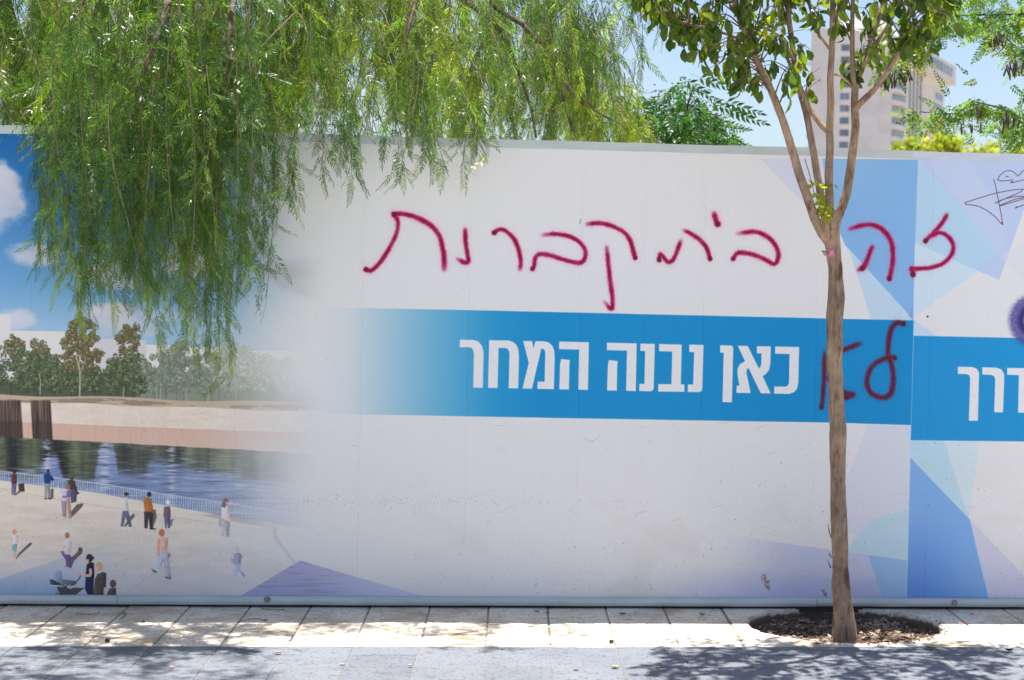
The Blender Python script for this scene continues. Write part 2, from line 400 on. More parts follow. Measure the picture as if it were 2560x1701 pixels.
    # dark shadow strip and column shadow on the faded quay
    poly([(508, 1289), (545, 1283), (720, 1318), (720, 1328), (580, 1304)], (140, 128, 132), .45, 3, lambda a_, b_: 1 - sm(560, 720, a_))
    line([(688, 1322), (690, 1345), (735, 1405)], 4, (170, 172, 190), .5, 3)

    # ---------- printed figures
    def k6(p): return [(a / 4.48, 1150 + b / 4.48) for a, b in p]
    def k7(p): return [(350 + a / 4.48, 1150 + b / 4.48) for a, b in p]
    SH = (78, 68, 66)
    def fig(q, c, a, s):
        poly(q, c, a, s)
        if a < .99: return
        xs_ = [p[0] for p in q]; x0_, x1_ = min(xs_), max(xs_)
        poly(q, [v * .62 for v in c], .55, s, lambda a_, b_: sm(x0_ + (x1_ - x0_) * .45, x1_, a_ + (fbm(a_ / 2.5, b_ / 5, 2) - .5) * (x1_ - x0_) * .9))
        poly(q, [min(255, v * 1.2 + 14) for v in c], .4, s, lambda a_, b_: sm(x0_ + (x1_ - x0_) * .4, x0_, a_) * sm(.4, .6, fbm(a_ / 3, b_ / 6, 2)))
    def f6(p, c, a=1.0, s=.8): fig(k6(p), c, a, s)
    def f7(p, c, a=1.0, s=.8): fig(k7(p), c, a, s)
    def h6(x_, y_, r_, c, ry=None, a=1.0): disc(x_ / 4.48, 1150 + y_ / 4.48, r_ / 4.48, (ry or r_ * 1.25) / 4.48, c, a, .8)
    def h7(x_, y_, r_, c, ry=None, a=1.0): disc(350 + x_ / 4.48, 1150 + y_ / 4.48, r_ / 4.48, (ry or r_ * 1.25) / 4.48, c, a, .8)
    # woman in maroon by the rail
    f6([(203, 268), (270, 262), (276, 356), (212, 352)], (60, 54, 58)); f6([(150, 395), (215, 345), (250, 352), (175, 400)], SH, .7)
    f6([(130, 262), (187, 262), (172, 392), (150, 392), (150, 318), (143, 392), (130, 392)], (88, 92, 128))
    f6([(126, 168), (160, 158), (184, 168), (190, 235), (186, 268), (128, 266)], (92, 42, 54)); h6(162, 138, 17, (44, 32, 34))
    # man in blue jumper
    f6([(572, 330), (598, 320), (596, 430), (575, 432)], (84, 78, 80))
    f6([(500, 262), (562, 262), (572, 438), (540, 438), (535, 320), (525, 438), (500, 436)], (138, 146, 154))
    f6([(488, 168), (520, 152), (556, 154), (606, 215), (594, 240), (566, 228), (562, 266), (502, 266), (492, 210)], (22, 62, 118)); h6(540, 126, 17, (56, 46, 46))
    f6([(500, 430), (526, 430), (526, 442), (500, 442)], (50, 46, 48)); f6([(540, 430), (580, 430), (580, 442), (540, 442)], (50, 46, 48))
    # couple and dark coat behind them
    f6([(780, 600), (860, 500), (930, 486), (932, 512), (850, 600), (790, 655)], SH, .85)
    f6([(752, 232), (800, 218), (838, 236), (870, 360), (895, 372), (858, 395), (856, 465), (800, 486), (778, 330)], (62, 60, 60))
    f6([(790, 335), (852, 335), (852, 466), (800, 480)], (78, 80, 112)); h6(806, 212, 16, (66, 54, 52))
    f6([(750, 426), (782, 426), (806, 640), (776, 656), (752, 540)], (170, 134, 122)); f6([(684, 456), (746, 456), (742, 640), (704, 650), (694, 560)], (146, 140, 156))
    f6([(640, 292), (652, 290), (664, 326), (740, 340), (790, 336), (786, 416), (746, 440), (744, 462), (684, 460), (692, 376), (648, 326)], (196, 192, 206))
    f6([(748, 350), (794, 338), (788, 416), (744, 430), (694, 422), (696, 408), (748, 398)], (120, 116, 172)); h6(758, 302, 26, (138, 102, 90))
    f6([(676, 636), (732, 640), (732, 656), (690, 654)], (204, 204, 210)); f6([(760, 636), (800, 640), (792, 658), (766, 656)], (170, 150, 142))
    # man in cap
    f6([(1390, 740), (1450, 640), (1505, 594), (1506, 640), (1480, 668), (1410, 750)], SH, .8)
    f6([(1374, 566), (1436, 566), (1478, 748), (1446, 756), (1408, 640), (1382, 748), (1350, 746)], (98, 104, 126))
    f6([(1374, 432), (1402, 418), (1432, 428), (1438, 572), (1374, 572)], (200, 198, 200)); h6(1414, 396, 20, (150, 122, 112)); f6([(1390, 372), (1420, 362), (1442, 384), (1440, 396), (1392, 400)], (44, 42, 50))
    f6([(1444, 752), (1500, 752), (1520, 766), (1446, 774)], (206, 204, 206))
    # man in orange jacket
    f6([(1712, 560), (1742, 556), (1756, 640), (1736, 700), (1716, 764)], SH, .8)
    f6([(1614, 576), (1716, 582), (1712, 772), (1680, 772), (1664, 640), (1652, 768), (1618, 766)], (58, 54, 60))
    f6([(1604, 456), (1648, 416), (1696, 436), (1722, 588), (1700, 598), (1690, 584), (1622, 580)], (168, 108, 54)); h6(1672, 386, 23, (48, 42, 46)); f6([(1676, 766), (1742, 768), (1742, 782), (1676, 780)], (44, 42, 46))
    # child in teal shorts
    f6([(176, 1108), (208, 1048), (330, 930), (362, 930), (352, 952), (230, 1060), (178, 1114)], SH, .85)
    f6([(150, 1000), (160, 1000), (158, 1090), (150, 1090)], (196, 158, 142)); f6([(166, 1010), (178, 1010), (182, 1100), (172, 1100)], (196, 158, 142))
    f6([(134, 942), (192, 942), (180, 1034), (134, 1004)], (120, 168, 178)); f6([(140, 850), (206, 846), (196, 946), (138, 946)], (206, 202, 208)); f6([(128, 880), (140, 870), (124, 950), (112, 950)], (206, 180, 170)); h6(162, 806, 25, (204, 150, 122))
    # girl in purple leggings
    f6([(786, 1090), (820, 1080), (876, 1020), (896, 988), (926, 1000), (916, 1050), (830, 1130), (796, 1216), (778, 1214)], SH, .85); h6(900, 1010, 26, SH, None, .85)
    f6([(678, 1022), (716, 1024), (732, 1056), (786, 1058), (792, 1112), (782, 1204), (742, 1198), (736, 1120), (696, 1066)], (112, 82, 154))
    f6([(736, 890), (772, 878), (804, 904), (786, 1062), (724, 1056)], (204, 198, 210)); f6([(664, 996), (736, 966), (740, 978), (668, 1004)], (206, 180, 170)); h6(754, 846, 27, (152, 112, 88))
    # pram
    f6([(640, 1420), (760, 1430), (948, 1436), (850, 1510), (780, 1536), (640, 1520)], (70, 62, 66), .9)
    f6([(556, 1336), (600, 1342), (694, 1388), (690, 1410), (606, 1412), (564, 1390)], (52, 68, 84)); f6([(556, 1334), (572, 1276), (620, 1246), (668, 1238), (694, 1270), (698, 1330), (690, 1392), (600, 1346)], (150, 168, 200))
    f6([(696, 1338), (846, 1356), (856, 1384), (840, 1404), (700, 1396)], (108, 106, 122)); f6([(566, 1404), (860, 1406), (800, 1444), (770, 1440), (720, 1410), (566, 1416)], (196, 204, 212))
    for q in ([(700, 1400), (760, 1450), (785, 1540)], [(760, 1400), (690, 1450), (620, 1510)], [(800, 1410), (880, 1340), (905, 1290)]): line(k6(q), 1.4, (60, 60, 70))
    for rr_ in (10.5, 6): line([(137 + rr_ * math.cos(a_), 1484 + rr_ * math.sin(a_)) for a_ in np.linspace(0, 6.3, 16)], 1.3, (120, 160, 205))
    # woman in navy, woman in grey dress
    f6([(1182, 1540), (1226, 1440), (1300, 1434), (1300, 1540)], (88, 80, 82)); h6(1266, 1388, 36, (88, 80, 82))
    f6([(958, 1308), (1054, 1310), (1046, 1420), (1044, 1542), (1000, 1542), (952, 1450)], (34, 44, 84)); f6([(972, 1168), (1018, 1146), (1052, 1160), (1056, 1314), (956, 1316), (964, 1240)], (42, 36, 50))
    line(k6([(1012, 1230), (1006, 1296), (890, 1280)]), 3.4, (206, 170, 166)); h6(1002, 1102, 38, (58, 36, 40)); h6(1040, 1098, 14, (58, 36, 40)); h6(982, 1130, 14, (206, 170, 160))
    f6([(1088, 1282), (1150, 1256), (1192, 1270), (1186, 1450), (1168, 1542), (1040, 1542), (1062, 1340)], (84, 78, 74)); line(k6([(1176, 1440), (1170, 1540)]), 3, (200, 166, 160)); h6(1112, 1196, 40, (192, 158, 110)); h6(1086, 1214, 16, (208, 172, 156))
    # striding woman with red hair, slim woman, long-haired woman, running boy
    f7([(215, 1230), (240, 1110), (280, 1080), (330, 1040), (346, 1076), (300, 1130), (262, 1130)], SH, .6)
    f7([(208, 1036), (312, 1036), (352, 1324), (296, 1312), (258, 1104), (200, 1268), (158, 1236)], (182, 186, 210)); f7([(194, 872), (250, 858), (316, 878), (304, 1044), (212, 1044)], (212, 176, 166)); f7([(192, 880), (222, 890), (216, 1084), (194, 1074)], (214, 158, 146))
    h7(244, 818, 33, (178, 108, 78)); f7([(126, 1218), (190, 1250), (188, 1272), (140, 1250)], (96, 98, 120)); f7([(280, 1302), (346, 1322), (344, 1340), (286, 1328)], (96, 98, 120))
    f7([(340, 670), (384, 664), (362, 700), (362, 736), (340, 736)], SH, .6)
    f7([(266, 620), (342, 620), (338, 760), (312, 770), (304, 700), (296, 768), (284, 768)], (98, 92, 138)); f7([(270, 524), (336, 524), (344, 628), (262, 628)], (116, 86, 106)); h7(312, 474, 24, (212, 212, 220))
    f7([(880, 670), (914, 660), (914, 760), (884, 740)], (140, 132, 140), .5)
    f7([(914, 626), (1006, 690), (1002, 856), (956, 862), (952, 700), (940, 860), (914, 850)], (178, 172, 192)); f7([(916, 530), (984, 520), (1004, 640), (1040, 680), (1010, 694), (960, 680), (910, 640)], (214, 204, 208))
    h7(962, 470, 34, (124, 106, 112)); h7(978, 488, 16, (196, 168, 166)); f7([(918, 470), (960, 520), (944, 540), (912, 520)], (124, 106, 112))
    f7([(1042, 1160), (1130, 1160), (1126, 1230), (1180, 1300), (1166, 1316), (1100, 1240), (1086, 1300), (1046, 1290), (1056, 1230)], (172, 176, 208)); f7([(1042, 1046), (1120, 1042), (1152, 1090), (1132, 1110), (1130, 1172), (1044, 1166), (1014, 1130), (1016, 1108), (1050, 1100)], (158, 158, 186)); h7(1090, 1006, 30, (190, 186, 198))

    # ---------- geometric facets
    def facet(pts, c, a=1.0, fx=None): poly(pts, c, a, .8, fx)
    sx = lambda a_, b_: sm(700, 1058, a_)
    facet([(590, 1497), (750, 1402), (1062, 1493), (1062, 1500)], (148, 151, 196), .85); facet([(590, 1497), (750, 1402), (1062, 1493), (1062, 1500)], (182, 192, 220), .9, sx)
    s3, c3 = cov_poly([(590, 1497), (750, 1402), (1062, 1493), (1062, 1500)]); put(s3, c3 * sm(.5, .7, fbm(PX[s3] / 60, PY[s3] / 5)) * .3 * (1 - sm(800, 900, PX[s3])), (104, 104, 156))
    # main poster, top right
    facet([(1901, 397), (2070, 397), (2090, 590), (2108, 610)], (188, 193, 218), .95)
    facet([(2056, 397), (2296, 400), (2283, 800), (2112, 612), (2072, 520)], (117, 163, 214)); facet([(2056, 397), (2296, 400), (2290, 560), (2112, 612), (2072, 520)], (134, 176, 218), .7, lambda a_, b_: sm(560, 380, b_) * sm(2290, 2060, a_))
    facet([(2100, 600), (2112, 612), (2130, 650), (2096, 640)], (200, 205, 220), .8)
    facet([(2127, 637), (2112, 612), (2283, 799), (2283, 803), (2178, 800)], (168, 194, 219))
    facet([(2270, 790), (2284, 755), (2284, 803)], (108, 150, 210), .8)
    # main poster, below the band
    gx = lambda a_, b_: sm(1790, 2010, a_)
    facet([(2173, 1056), (2264, 1058), (2279, 1120), (2270, 1400), (2120, 1330), (2110, 1210)], (184, 194, 217), .7)
    facet([(2262, 1056), (2280, 1060), (2276, 1150)], (172, 198, 220), .8)
    facet([(2272, 1270), (2268, 1402), (2110, 1380), (2180, 1300)], (164, 198, 220), .8)
    facet([(1780, 1334), (1919, 1353), (2268, 1402), (2266, 1504), (1720, 1504)], (166, 178, 216), .7, gx)
    facet([(1600, 1400), (2266, 1460), (2266, 1504), (1600, 1504)], (158, 168, 214), .6, lambda a_, b_: sm(1600, 1900, a_) * sm(1390, 1500, b_))
    facet([(2170, 1388), (2268, 1402), (2266, 1504), (2210, 1504)], (130, 174, 220), .8)
    # second poster
    E0 = [(2296, 360), (2266, 1506)]
    ext = [(2297, 340), (3600, 340), (3600, 1540), (2266, 1540)]
    facet(ext, (199, 203, 212))
    facet([(2297, 340), (2660, 340), (2560, 525), (2498, 701), (2288, 608)], (166, 184, 220)); facet([(2297, 400), (2500, 630), (2440, 676), (2288, 608)], (158, 192, 220), .9); facet([(2297, 380), (2420, 400), (2520, 560), (2500, 640)], (176, 190, 220), .5)
    facet([(2287, 608), (2446, 678), (2283, 795)], (178, 201, 222), .95)
    facet([(2560, 700), (2498, 640), (2570, 600), (2700, 700)], (190, 198, 216), .5)
    facet([(2283, 798), (2283, 842), (2345, 842)], (168, 194, 220), .9)
    facet([(2277, 1098), (2358, 1098), (2422, 1297), (2276, 1147)], (164, 197, 220)); facet([(2358, 1098), (2450, 1098), (2422, 1297)], (184, 203, 220), .9)
    facet([(2276, 1145), (2425, 1300), (2482, 1540), (2266, 1540)], (114, 160, 218)); facet([(2276, 1145), (2425, 1300), (2482, 1540), (2266, 1540)], (78, 126, 206), .7, lambda a_, b_: sm(1250, 1500, b_) * sm(2460, 2300, a_))
    facet([(2425, 1300), (2700, 1585), (2482, 1540)], (184, 188, 216), .95)
    for q in ([(2700, 340), (3100, 340), (2900, 700)], [(2900, 1100), (3300, 1540), (2800, 1540)], [(3200, 500), (3500, 340), (3600, 900)]): facet(q, (150, 182, 220), .8)
    # bands
    BL = (10, 128, 190)
    bt = [(780, 768), (1170, 776), (1500, 783.6), (2000, 795.5), (2284, 802)]; bb = [(2277, 1063), (2090, 1057), (1600, 1049), (1100, 1040), (780, 1035)]
    s4, c4 = cov_poly(bt + bb)
    gx_ = np.interp(PX[s4], [790, 870, 950, 1050, 1150, 1250, 1350], [0, .06, .22, .45, .68, .9, 1.0])
    put(s4, c4 * gx_, BL); put(s4, c4 * sm(1500, 2100, PX[s4]) * .8, (4, 124, 188))
    facet([(2284, 840), (2560, 846), (3600, 868), (3600, 1126), (2560, 1104), (2277, 1101)], (22, 132, 196))
    # printed lettering
    WH = (203, 207, 216)
    def l1(p): poly([(1100 + a_ / 4.72, 820 + b_ / 4.72) for a_, b_ in p], WH, 1, .6)
    def l2(p): poly([(1550 + a_ / 4.29, 820 + b_ / 4.29) for a_, b_ in p], WH, 1, .6)
    def l3(p): poly([(2200 + a_ / 1.912, 700 + b_ / 1.912) for a_, b_ in p], WH, 1, .6)
    l1([(234, 141), (390, 143), (450, 160), (490, 205), (512, 270), (514, 330), (505, 709), (392, 706), (400, 310), (393, 270), (375, 240), (345, 231), (233, 230)])
    l1([(580, 147), (810, 150), (865, 168), (905, 205), (928, 270), (932, 340), (923, 717), (810, 714), (820, 310), (812, 270), (795, 248), (765, 239), (691, 237), (680, 711), (567, 710)])
    l1([(982, 155), (1086, 156), (1104, 243), (1126, 158), (1210, 158), (1280, 172), (1325, 210), (1348, 270), (1354, 350), (1344, 725), (1149, 721), (1152, 634), (1234, 636), (1242, 310), (1238, 275), (1222, 252), (1196, 247), (1085, 719), (973, 717), (1047, 415)])
    for dx_, dy_ in ((0, 0), (564, 13)):
        l1([(1406 + dx_, 163 + dy_), (1757 + dx_, 171 + dy_), (1746 + dx_, 735 + dy_), (1632 + dx_, 731 + dy_), (1642 + dx_, 258 + dy_), (1405 + dx_, 252 + dy_)])
        l1([(1428 + dx_, 367 + dy_), (1534 + dx_, 380 + dy_), (1527 + dx_, 440 + dy_), (1522 + dx_, 729 + dy_), (1408 + dx_, 727 + dy_), (1415 + dx_, 450 + dy_)])
    l2([(220, 170), (374, 172), (362, 640), (355, 670), (330, 682), (206, 678), (208, 600), (262, 600), (270, 250), (218, 248)])
    l2([(420, 174), (662, 180), (653, 606), (692, 608), (690, 688), (408, 684), (411, 603), (551, 605), (560, 256), (419, 252)])
    l2([(743, 180), (896, 184), (884, 640), (878, 678), (850, 691), (726, 689), (728, 608), (784, 608), (795, 262), (742, 260)])
    l2([(1075, 187), (1195, 190), (1210, 200), (1215, 225), (1200, 800), (1099, 797), (1112, 268), (1073, 266)])
    l2([(1263, 192), (1370, 195), (1490, 437), (1508, 415), (1515, 380), (1517, 275), (1467, 274), (1468, 197), (1618, 200), (1613, 380), (1600, 450), (1570, 490), (1530, 520), (1617, 705), (1510, 702), (1378, 432), (1362, 445), (1356, 480), (1402, 700), (1249, 698), (1251, 621), (1281, 621), (1259, 500), (1260, 440), (1285, 390), (1340, 358)])
    l2([(1665, 200), (1922, 206), (1913, 580), (1900, 650), (1870, 690), (1810, 710), (1652, 706), (1655, 629), (1775, 631), (1800, 620), (1812, 590), (1818, 283), (1663, 278)])
    l3([(372, 416), (440, 417), (462, 424), (474, 445), (473, 470), (468, 674), (425, 674), (431, 470), (426, 456), (412, 451), (372, 450)])
    l3([(489, 418), (556, 420), (580, 428), (593, 450), (594, 475), (588, 634), (546, 633), (551, 478), (546, 462), (532, 455), (489, 453)])
    l3([(608, 421), (738, 423), (738, 457), (706, 457), (703, 636), (660, 635), (664, 456), (608, 454)])
    # ---------- sprayed graffiti
    def spray(pts, wpx, tf, heavy=(0, 1), ends=(.35, .35), on_blue=False, a0=1.0):
        q = [tf(p) for p in pts]; n = len(q)
        sl_, d, u = dline(q, np.full(n, wpx), 4)
        nn = fbm(PX[sl_] / 1.8, PY[sl_] / 1.8, 2); nb = fbm(PX[sl_] / 14, PY[sl_] / 14, 2)
        d = d * (.86 + .3 * fbm(PX[sl_] / 22 + 50, PY[sl_] / 22, 2)); al = np.minimum(np.interp(u, [0, .1, .9, 1], [ends[0], 1, 1, ends[1]]), 1) * (.66 + .62 * nb)
        core, edge = ((70, 20, 46), (112, 34, 74)) if on_blue else ((112, 4, 48), (196, 36, 108))
        put(sl_, np.exp(-(d / 2.0) ** 2) * .12 * al * a0, edge)
        put(sl_, np.clip(sm(1.6, .6, d + (nn - .5) * .9), 0, 1) * .78 * al * a0, edge)
        put(sl_, sm(1.15, .2, d + (nn - .5) * .4) * .92 * np.clip(al, 0, 1) * a0, core)
        for _ in range(8 * n):
            x_, y_ = q[rr.randrange(n)]; disc(x_ + rr.gauss(0, 11), y_ + rr.gauss(0, 11), rr.uniform(.35, .7), rr.uniform(.35, .7), edge, rr.uniform(.15, .5), .6)
        for k, r_ in ((0, heavy[0]), (-1, heavy[1])):
            if r_:
                x_, y_ = q[k]; s5 = reg(x_ - 20, y_ - 20, x_ + 20, y_ + 20)
                dd = np.sqrt((PX[s5] - x_) ** 2 + (PY[s5] - y_) ** 2) / (wpx * (.8 + .3 * r_))
                put(s5, sm(1.4, .7, dd + (fbm(PX[s5] / 1.8, PY[s5] / 1.8, 2) - .5) * .5) * .8, (92, 6, 42) if not on_blue else (62, 20, 42))
    a1 = lambda p: (850 + p[0] / 3.63, 480 + p[1] / 3.63)
    a2 = lambda p: (1400 + p[0] / 3.933, 480 + p[1] / 3.933)
    a3 = lambda p: (1900 + p[0] / 2.341, 480 + p[1] / 2.341)
    spray([(235, 705), (275, 718), (330, 680), (400, 590), (470, 470), (515, 370), (527, 300), (520, 250), (490, 210)], 5.6, a1, (.6, .6), (1, 1))
    spray([(490, 205), (540, 200), (640, 215), (740, 255), (840, 320), (900, 400), (930, 500), (945, 600), (945, 705)], 6.2, a1, (.6, 0), (1, .4))
    spray([(1136, 320), (1140, 450), (1155, 560), (1165, 630), (1130, 642), (1070, 610)], 5.6, a1, (0, 0), (.05, .4))
    spray([(1400, 372), (1430, 348), (1480, 345), (1540, 385), (1590, 450), (1625, 540), (1640, 640), (1628, 725)], 5.4, a1, (1, 0), (1, .05))
    spray([(1820, 400), (1890, 386), (1960, 385), (2060, 400), (2150, 440), (2210, 500), (2230, 560), (2212, 622), (2165, 646), (2080, 630), (1960, 595), (1860, 567), (1800, 572), (1770, 610), (1762, 670), (1748, 700)], 5.6, a1, (0, .5), (.05, 1))
    spray([(270, 318), (350, 310), (430, 315), (530, 345), (630, 400), (690, 480), (720, 580), (740, 650)], 5.6, a2, (0, .5), (.4, 1))
    spray([(460, 550), (475, 700), (490, 850), (510, 1000), (516, 1120), (500, 1150), (440, 1085)], 5.6, a2, (0, 0), (.35, .2))
    spray([(975, 670), (985, 612), (1015, 640), (1060, 690), (1105, 675), (1150, 590), (1190, 470)], 5.6, a2, (.9, 0), (1, .15))
    spray([(1210, 375), (1300, 420), (1380, 480), (1440, 550), (1476, 660)], 5.4, a2, (0, .9), (.1, 1))
    spray([(1512, 215), (1530, 270), (1550, 320)], 7.0, a2, (0, .4), (.5, 1))
    spray([(1750, 410), (1820, 400), (1920, 395), (2020, 430), (2100, 500), (2145, 590), (2142, 665), (2105, 712), (2040, 680), (1920, 625), (1800, 600), (1740, 608), (1702, 660)], 5.8, a2, (0, .5), (.2, 1))
    spray([(530, 217), (600, 196), (660, 195), (720, 225), (765, 285), (778, 370), (770, 450), (757, 508)], 6.2, a3, (0, .6), (.5, 1))
    spray([(655, 325), (630, 390), (608, 438), (580, 458)], 6.0, a3, (0, 0), (.8, .6)); spray([(612, 430), (600, 448)], 6.2, a3)
    spray([(1100, 122), (1060, 190), (1010, 245), (968, 288)], 5.6, a3, (0, .9), (.05, 1))
    spray([(1010, 256), (1050, 240), (1100, 262), (1130, 312), (1120, 370), (1070, 420), (1000, 444), (930, 450), (888, 452)], 5.6, a3, (0, 1), (1, 1)); spray([(888, 450), (896, 486)], 6, a3)
    spray([(838, 772), (800, 768), (770, 800), (755, 860), (750, 920), (753, 966), (786, 972)], 6.4, a3, (.5, .4), (1, .8), True)
    spray([(760, 970), (710, 985), (660, 1020), (630, 1080), (630, 1140), (660, 1185), (720, 1206), (765, 1180), (780, 1110), (775, 1040), (760, 975)], 6.6, a3, (0, 0), (1, 1), True)
    spray([(378, 930), (374, 1100), (367, 1210), (360, 1262)], 5.6, a3, (0, .6), (.15, 1), True)
    spray([(590, 888), (520, 914), (450, 950), (410, 1010)], 6.0, a3, (0, 0), (.3, 1), True)
    spray([(400, 1090), (450, 1150), (500, 1178), (545, 1188), (505, 1204)], 6.4, a3, (0, .3), (1, 1), True)
    # grainy violet ring at the right
    s6 = reg(2500, 700, 2680, 900); rr6 = np.sqrt((PX[s6] - 2588) ** 2 + ((PY[s6] - 802) * .98) ** 2)
    gn = rg.random(rr6.shape).astype(np.float32); g3 = sm(72, 60, rr6 + (gn - .5) * 12) * sm(24, 32, rr6 + (gn - .5) * 4)
    put(s6, g3 * (.62 + .35 * (gn > .35)), (72, 68, 136)); put(s6, np.exp(-((rr6 - 36) / 8) ** 2) * .9, (44, 34, 104))
    # brown marker doodle
    a4 = lambda p: (2350 + p[0] / 2.905, 360 + p[1] / 2.905)
    for q in ([(418, 262), (440, 225), (480, 198), (515, 197), (545, 212), (568, 235), (592, 208), (640, 175), (690, 190)], [(418, 262), (440, 270), (490, 268), (525, 262)], [(476, 240), (487, 236), (498, 240)],
              [(528, 270), (510, 284), (560, 274), (640, 255)], [(390, 262), (402, 300), (414, 360), (430, 440), (446, 520), (456, 588)],
              [(605, 332), (560, 332), (415, 357), (300, 390), (182, 428), (184, 438), (270, 452), (340, 485), (400, 530), (440, 575), (456, 588), (446, 570)],
              [(605, 330), (590, 348), (520, 378), (450, 410), (400, 432), (460, 404), (560, 382), (640, 384)], [(435, 452), (520, 426), (640, 390)], [(435, 448), (540, 405), (640, 384)], [(560, 455), (545, 468), (600, 448), (660, 430)]):
        line([a4(p) for p in q], .95, (84, 44, 52), .9, .5)
    # ---------- dirt: splash specks near the base, scuffs, hairline scratches; also painted seam shading
    for _ in range(2300):
        x_ = rr.uniform(0, 2600); lo = rr.random()
        if x_ < 900: y_ = rr.gauss(1275, 30) if rr.random() < .25 else 1500 - abs(rr.gauss(0, 140))
        else: y_ = 1500 - abs(rr.gauss(0, 90 + 150 * max(0, min(1, (x_ - 1500) / 600))))
        if x_ < 1400 and rr.random() < .62: continue
        s_ = rr.choice((.3, .35, .4, .4, .5, .5, .6, .8, 1.0)); v = rr.uniform(40, 120)
        disc(x_, y_, s_, s_ * rr.uniform(.6, 1.8), (v, v * .95, v * .95), rr.uniform(.25, .75), .8)
    for _ in range(260):
        disc(rr.uniform(0, 2600), rr.uniform(360, 1480), .7, rr.uniform(.6, 1.4), (80, 80, 84), rr.uniform(.2, .7), .8)
    for x_, y_, n_ in ((1917, 1452, 60), (2066, 1490, 40)):
        for k in range(n_):
            u = rr.random(); disc(x_ - 8 + u * 14 + rr.gauss(0, 3), y_ - 14 + u * 36 + rr.gauss(0, 3), rr.uniform(1, 2.6), rr.uniform(1.5, 3.5), (120, 108, 100), .5, 1)
    line([a1((2185, 250)), a1((2176, 292))], .8, (60, 60, 66), .8); disc(2319, 792, 2.4, 2.8, (40, 40, 44), .9)
    for q in seam_px:                                      # crease shading at the sheet joints, painted in as faint lines
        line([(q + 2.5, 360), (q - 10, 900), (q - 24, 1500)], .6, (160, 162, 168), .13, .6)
    for _ in range(46):
        x_, y_ = rr.uniform(850, 2560), rr.uniform(1050, 1490); a = rr.uniform(-.6, .6); l_ = rr.uniform(6, 34)
        line([(x_, y_), (x_ + l_ * .5 * math.cos(a), y_ + l_ * .5 * math.sin(a) + rr.uniform(-2, 2)), (x_ + l_ * math.cos(a), y_ + l_ * math.sin(a))], .5, (120, 116, 112), rr.uniform(.15, .5), .5)
    for _ in range(500): disc(rr.gauss(1000, 330), rr.gauss(1255, 13), .5, rr.uniform(.4, 1.1), (70, 68, 66), rr.uniform(.3, .8), .7)
    dirt = fbm(PX / 130, PY / 90, 4); d2 = sm(.52, .75, dirt) * sm(1000, 1480, PY) * .16
    img[...] += (np.array([168, 164, 152]) - img) * d2[..., None]
    fine = rg.normal(0, 1, img.shape[:2]).astype(np.float32) * .9
    img[...] += fine[..., None]
    img[...] = np.clip(img, 2, 255)
    def tolin(c):
        c = c / 255; return np.where(c <= .04045, c / 12.92, ((c + .055) / 1.055) ** 2.4)
    alb = np.clip(tolin(img) / tolin(WHITE) * .80, 0, .92)
    enc = np.where(alb <= .0031308, alb * 12.92, 1.055 * alb ** (1 / 2.4) - .055)
    px = np.ones((TH, TW, 4), np.float32); px[..., :3] = enc
    im = bpy.data.images.new('hoarding_print', TW, TH); im.pixels.foreach_set(px.ravel()); im.update(); im.pack()
    return im

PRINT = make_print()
def printmat():
    m, nt, b = mat('printed_vinyl')
    uv = N(nt, 'ShaderNodeUVMap', uv_map='UVMap'); t = N(nt, 'ShaderNodeTexImage', image=PRINT, interpolation='Linear', extension='EXTEND')
    nt.links.new(uv.outputs[0], t.inputs[0]); nt.links.new(t.outputs[0], b.inputs['Base Color'])
    b.inputs['Roughness'].default_value = .42; b.inputs['Specular IOR Level'].default_value = .2
    n1 = noise(nt, 3.0, 3, .5, stretch=(1.2, 1, .35)); bump(nt, b, n1.outputs[0], .35, .014)
    return m
M_PRINT = printmat()

# ------------------------------------------------------------------ ground and pavement
def groundmat():
    m, nt, b = mat('dry_earth'); n = noise(nt, .8, 6, .6); n2 = noise(nt, 14, 4, .6)
    r = ramp(nt, n.outputs[0], [(.3, (.16, .12, .08)), (.7, (.30, .24, .17))]); c = mixc(nt, .4, r.outputs[0], n2.outputs[1], 'SOFT_LIGHT')
    nt.links.new(c, b.inputs['Base Color']); b.inputs['Roughness'].default_value = .95; bump(nt, b, n2.outputs[0], .5, .02); return m
g = MB(); S_ = 3000
# one sheet with an opening where the pavement bed lies
xs = [-S_, -14, 14, S_]; ys = [-S_, -12, 0.04, S_]
for i in range(3):
    for j in range(3):
        if i == 1 and j == 1: continue
        g.add([(xs[i], ys[j], -.03), (xs[i + 1], ys[j], -.03), (xs[i + 1], ys[j + 1], -.03), (xs[i], ys[j + 1], -.03)], [(0, 1, 2, 3)])
o = obj('ground', g.mesh('ground'), groundmat()); tag(o, kind='structure')

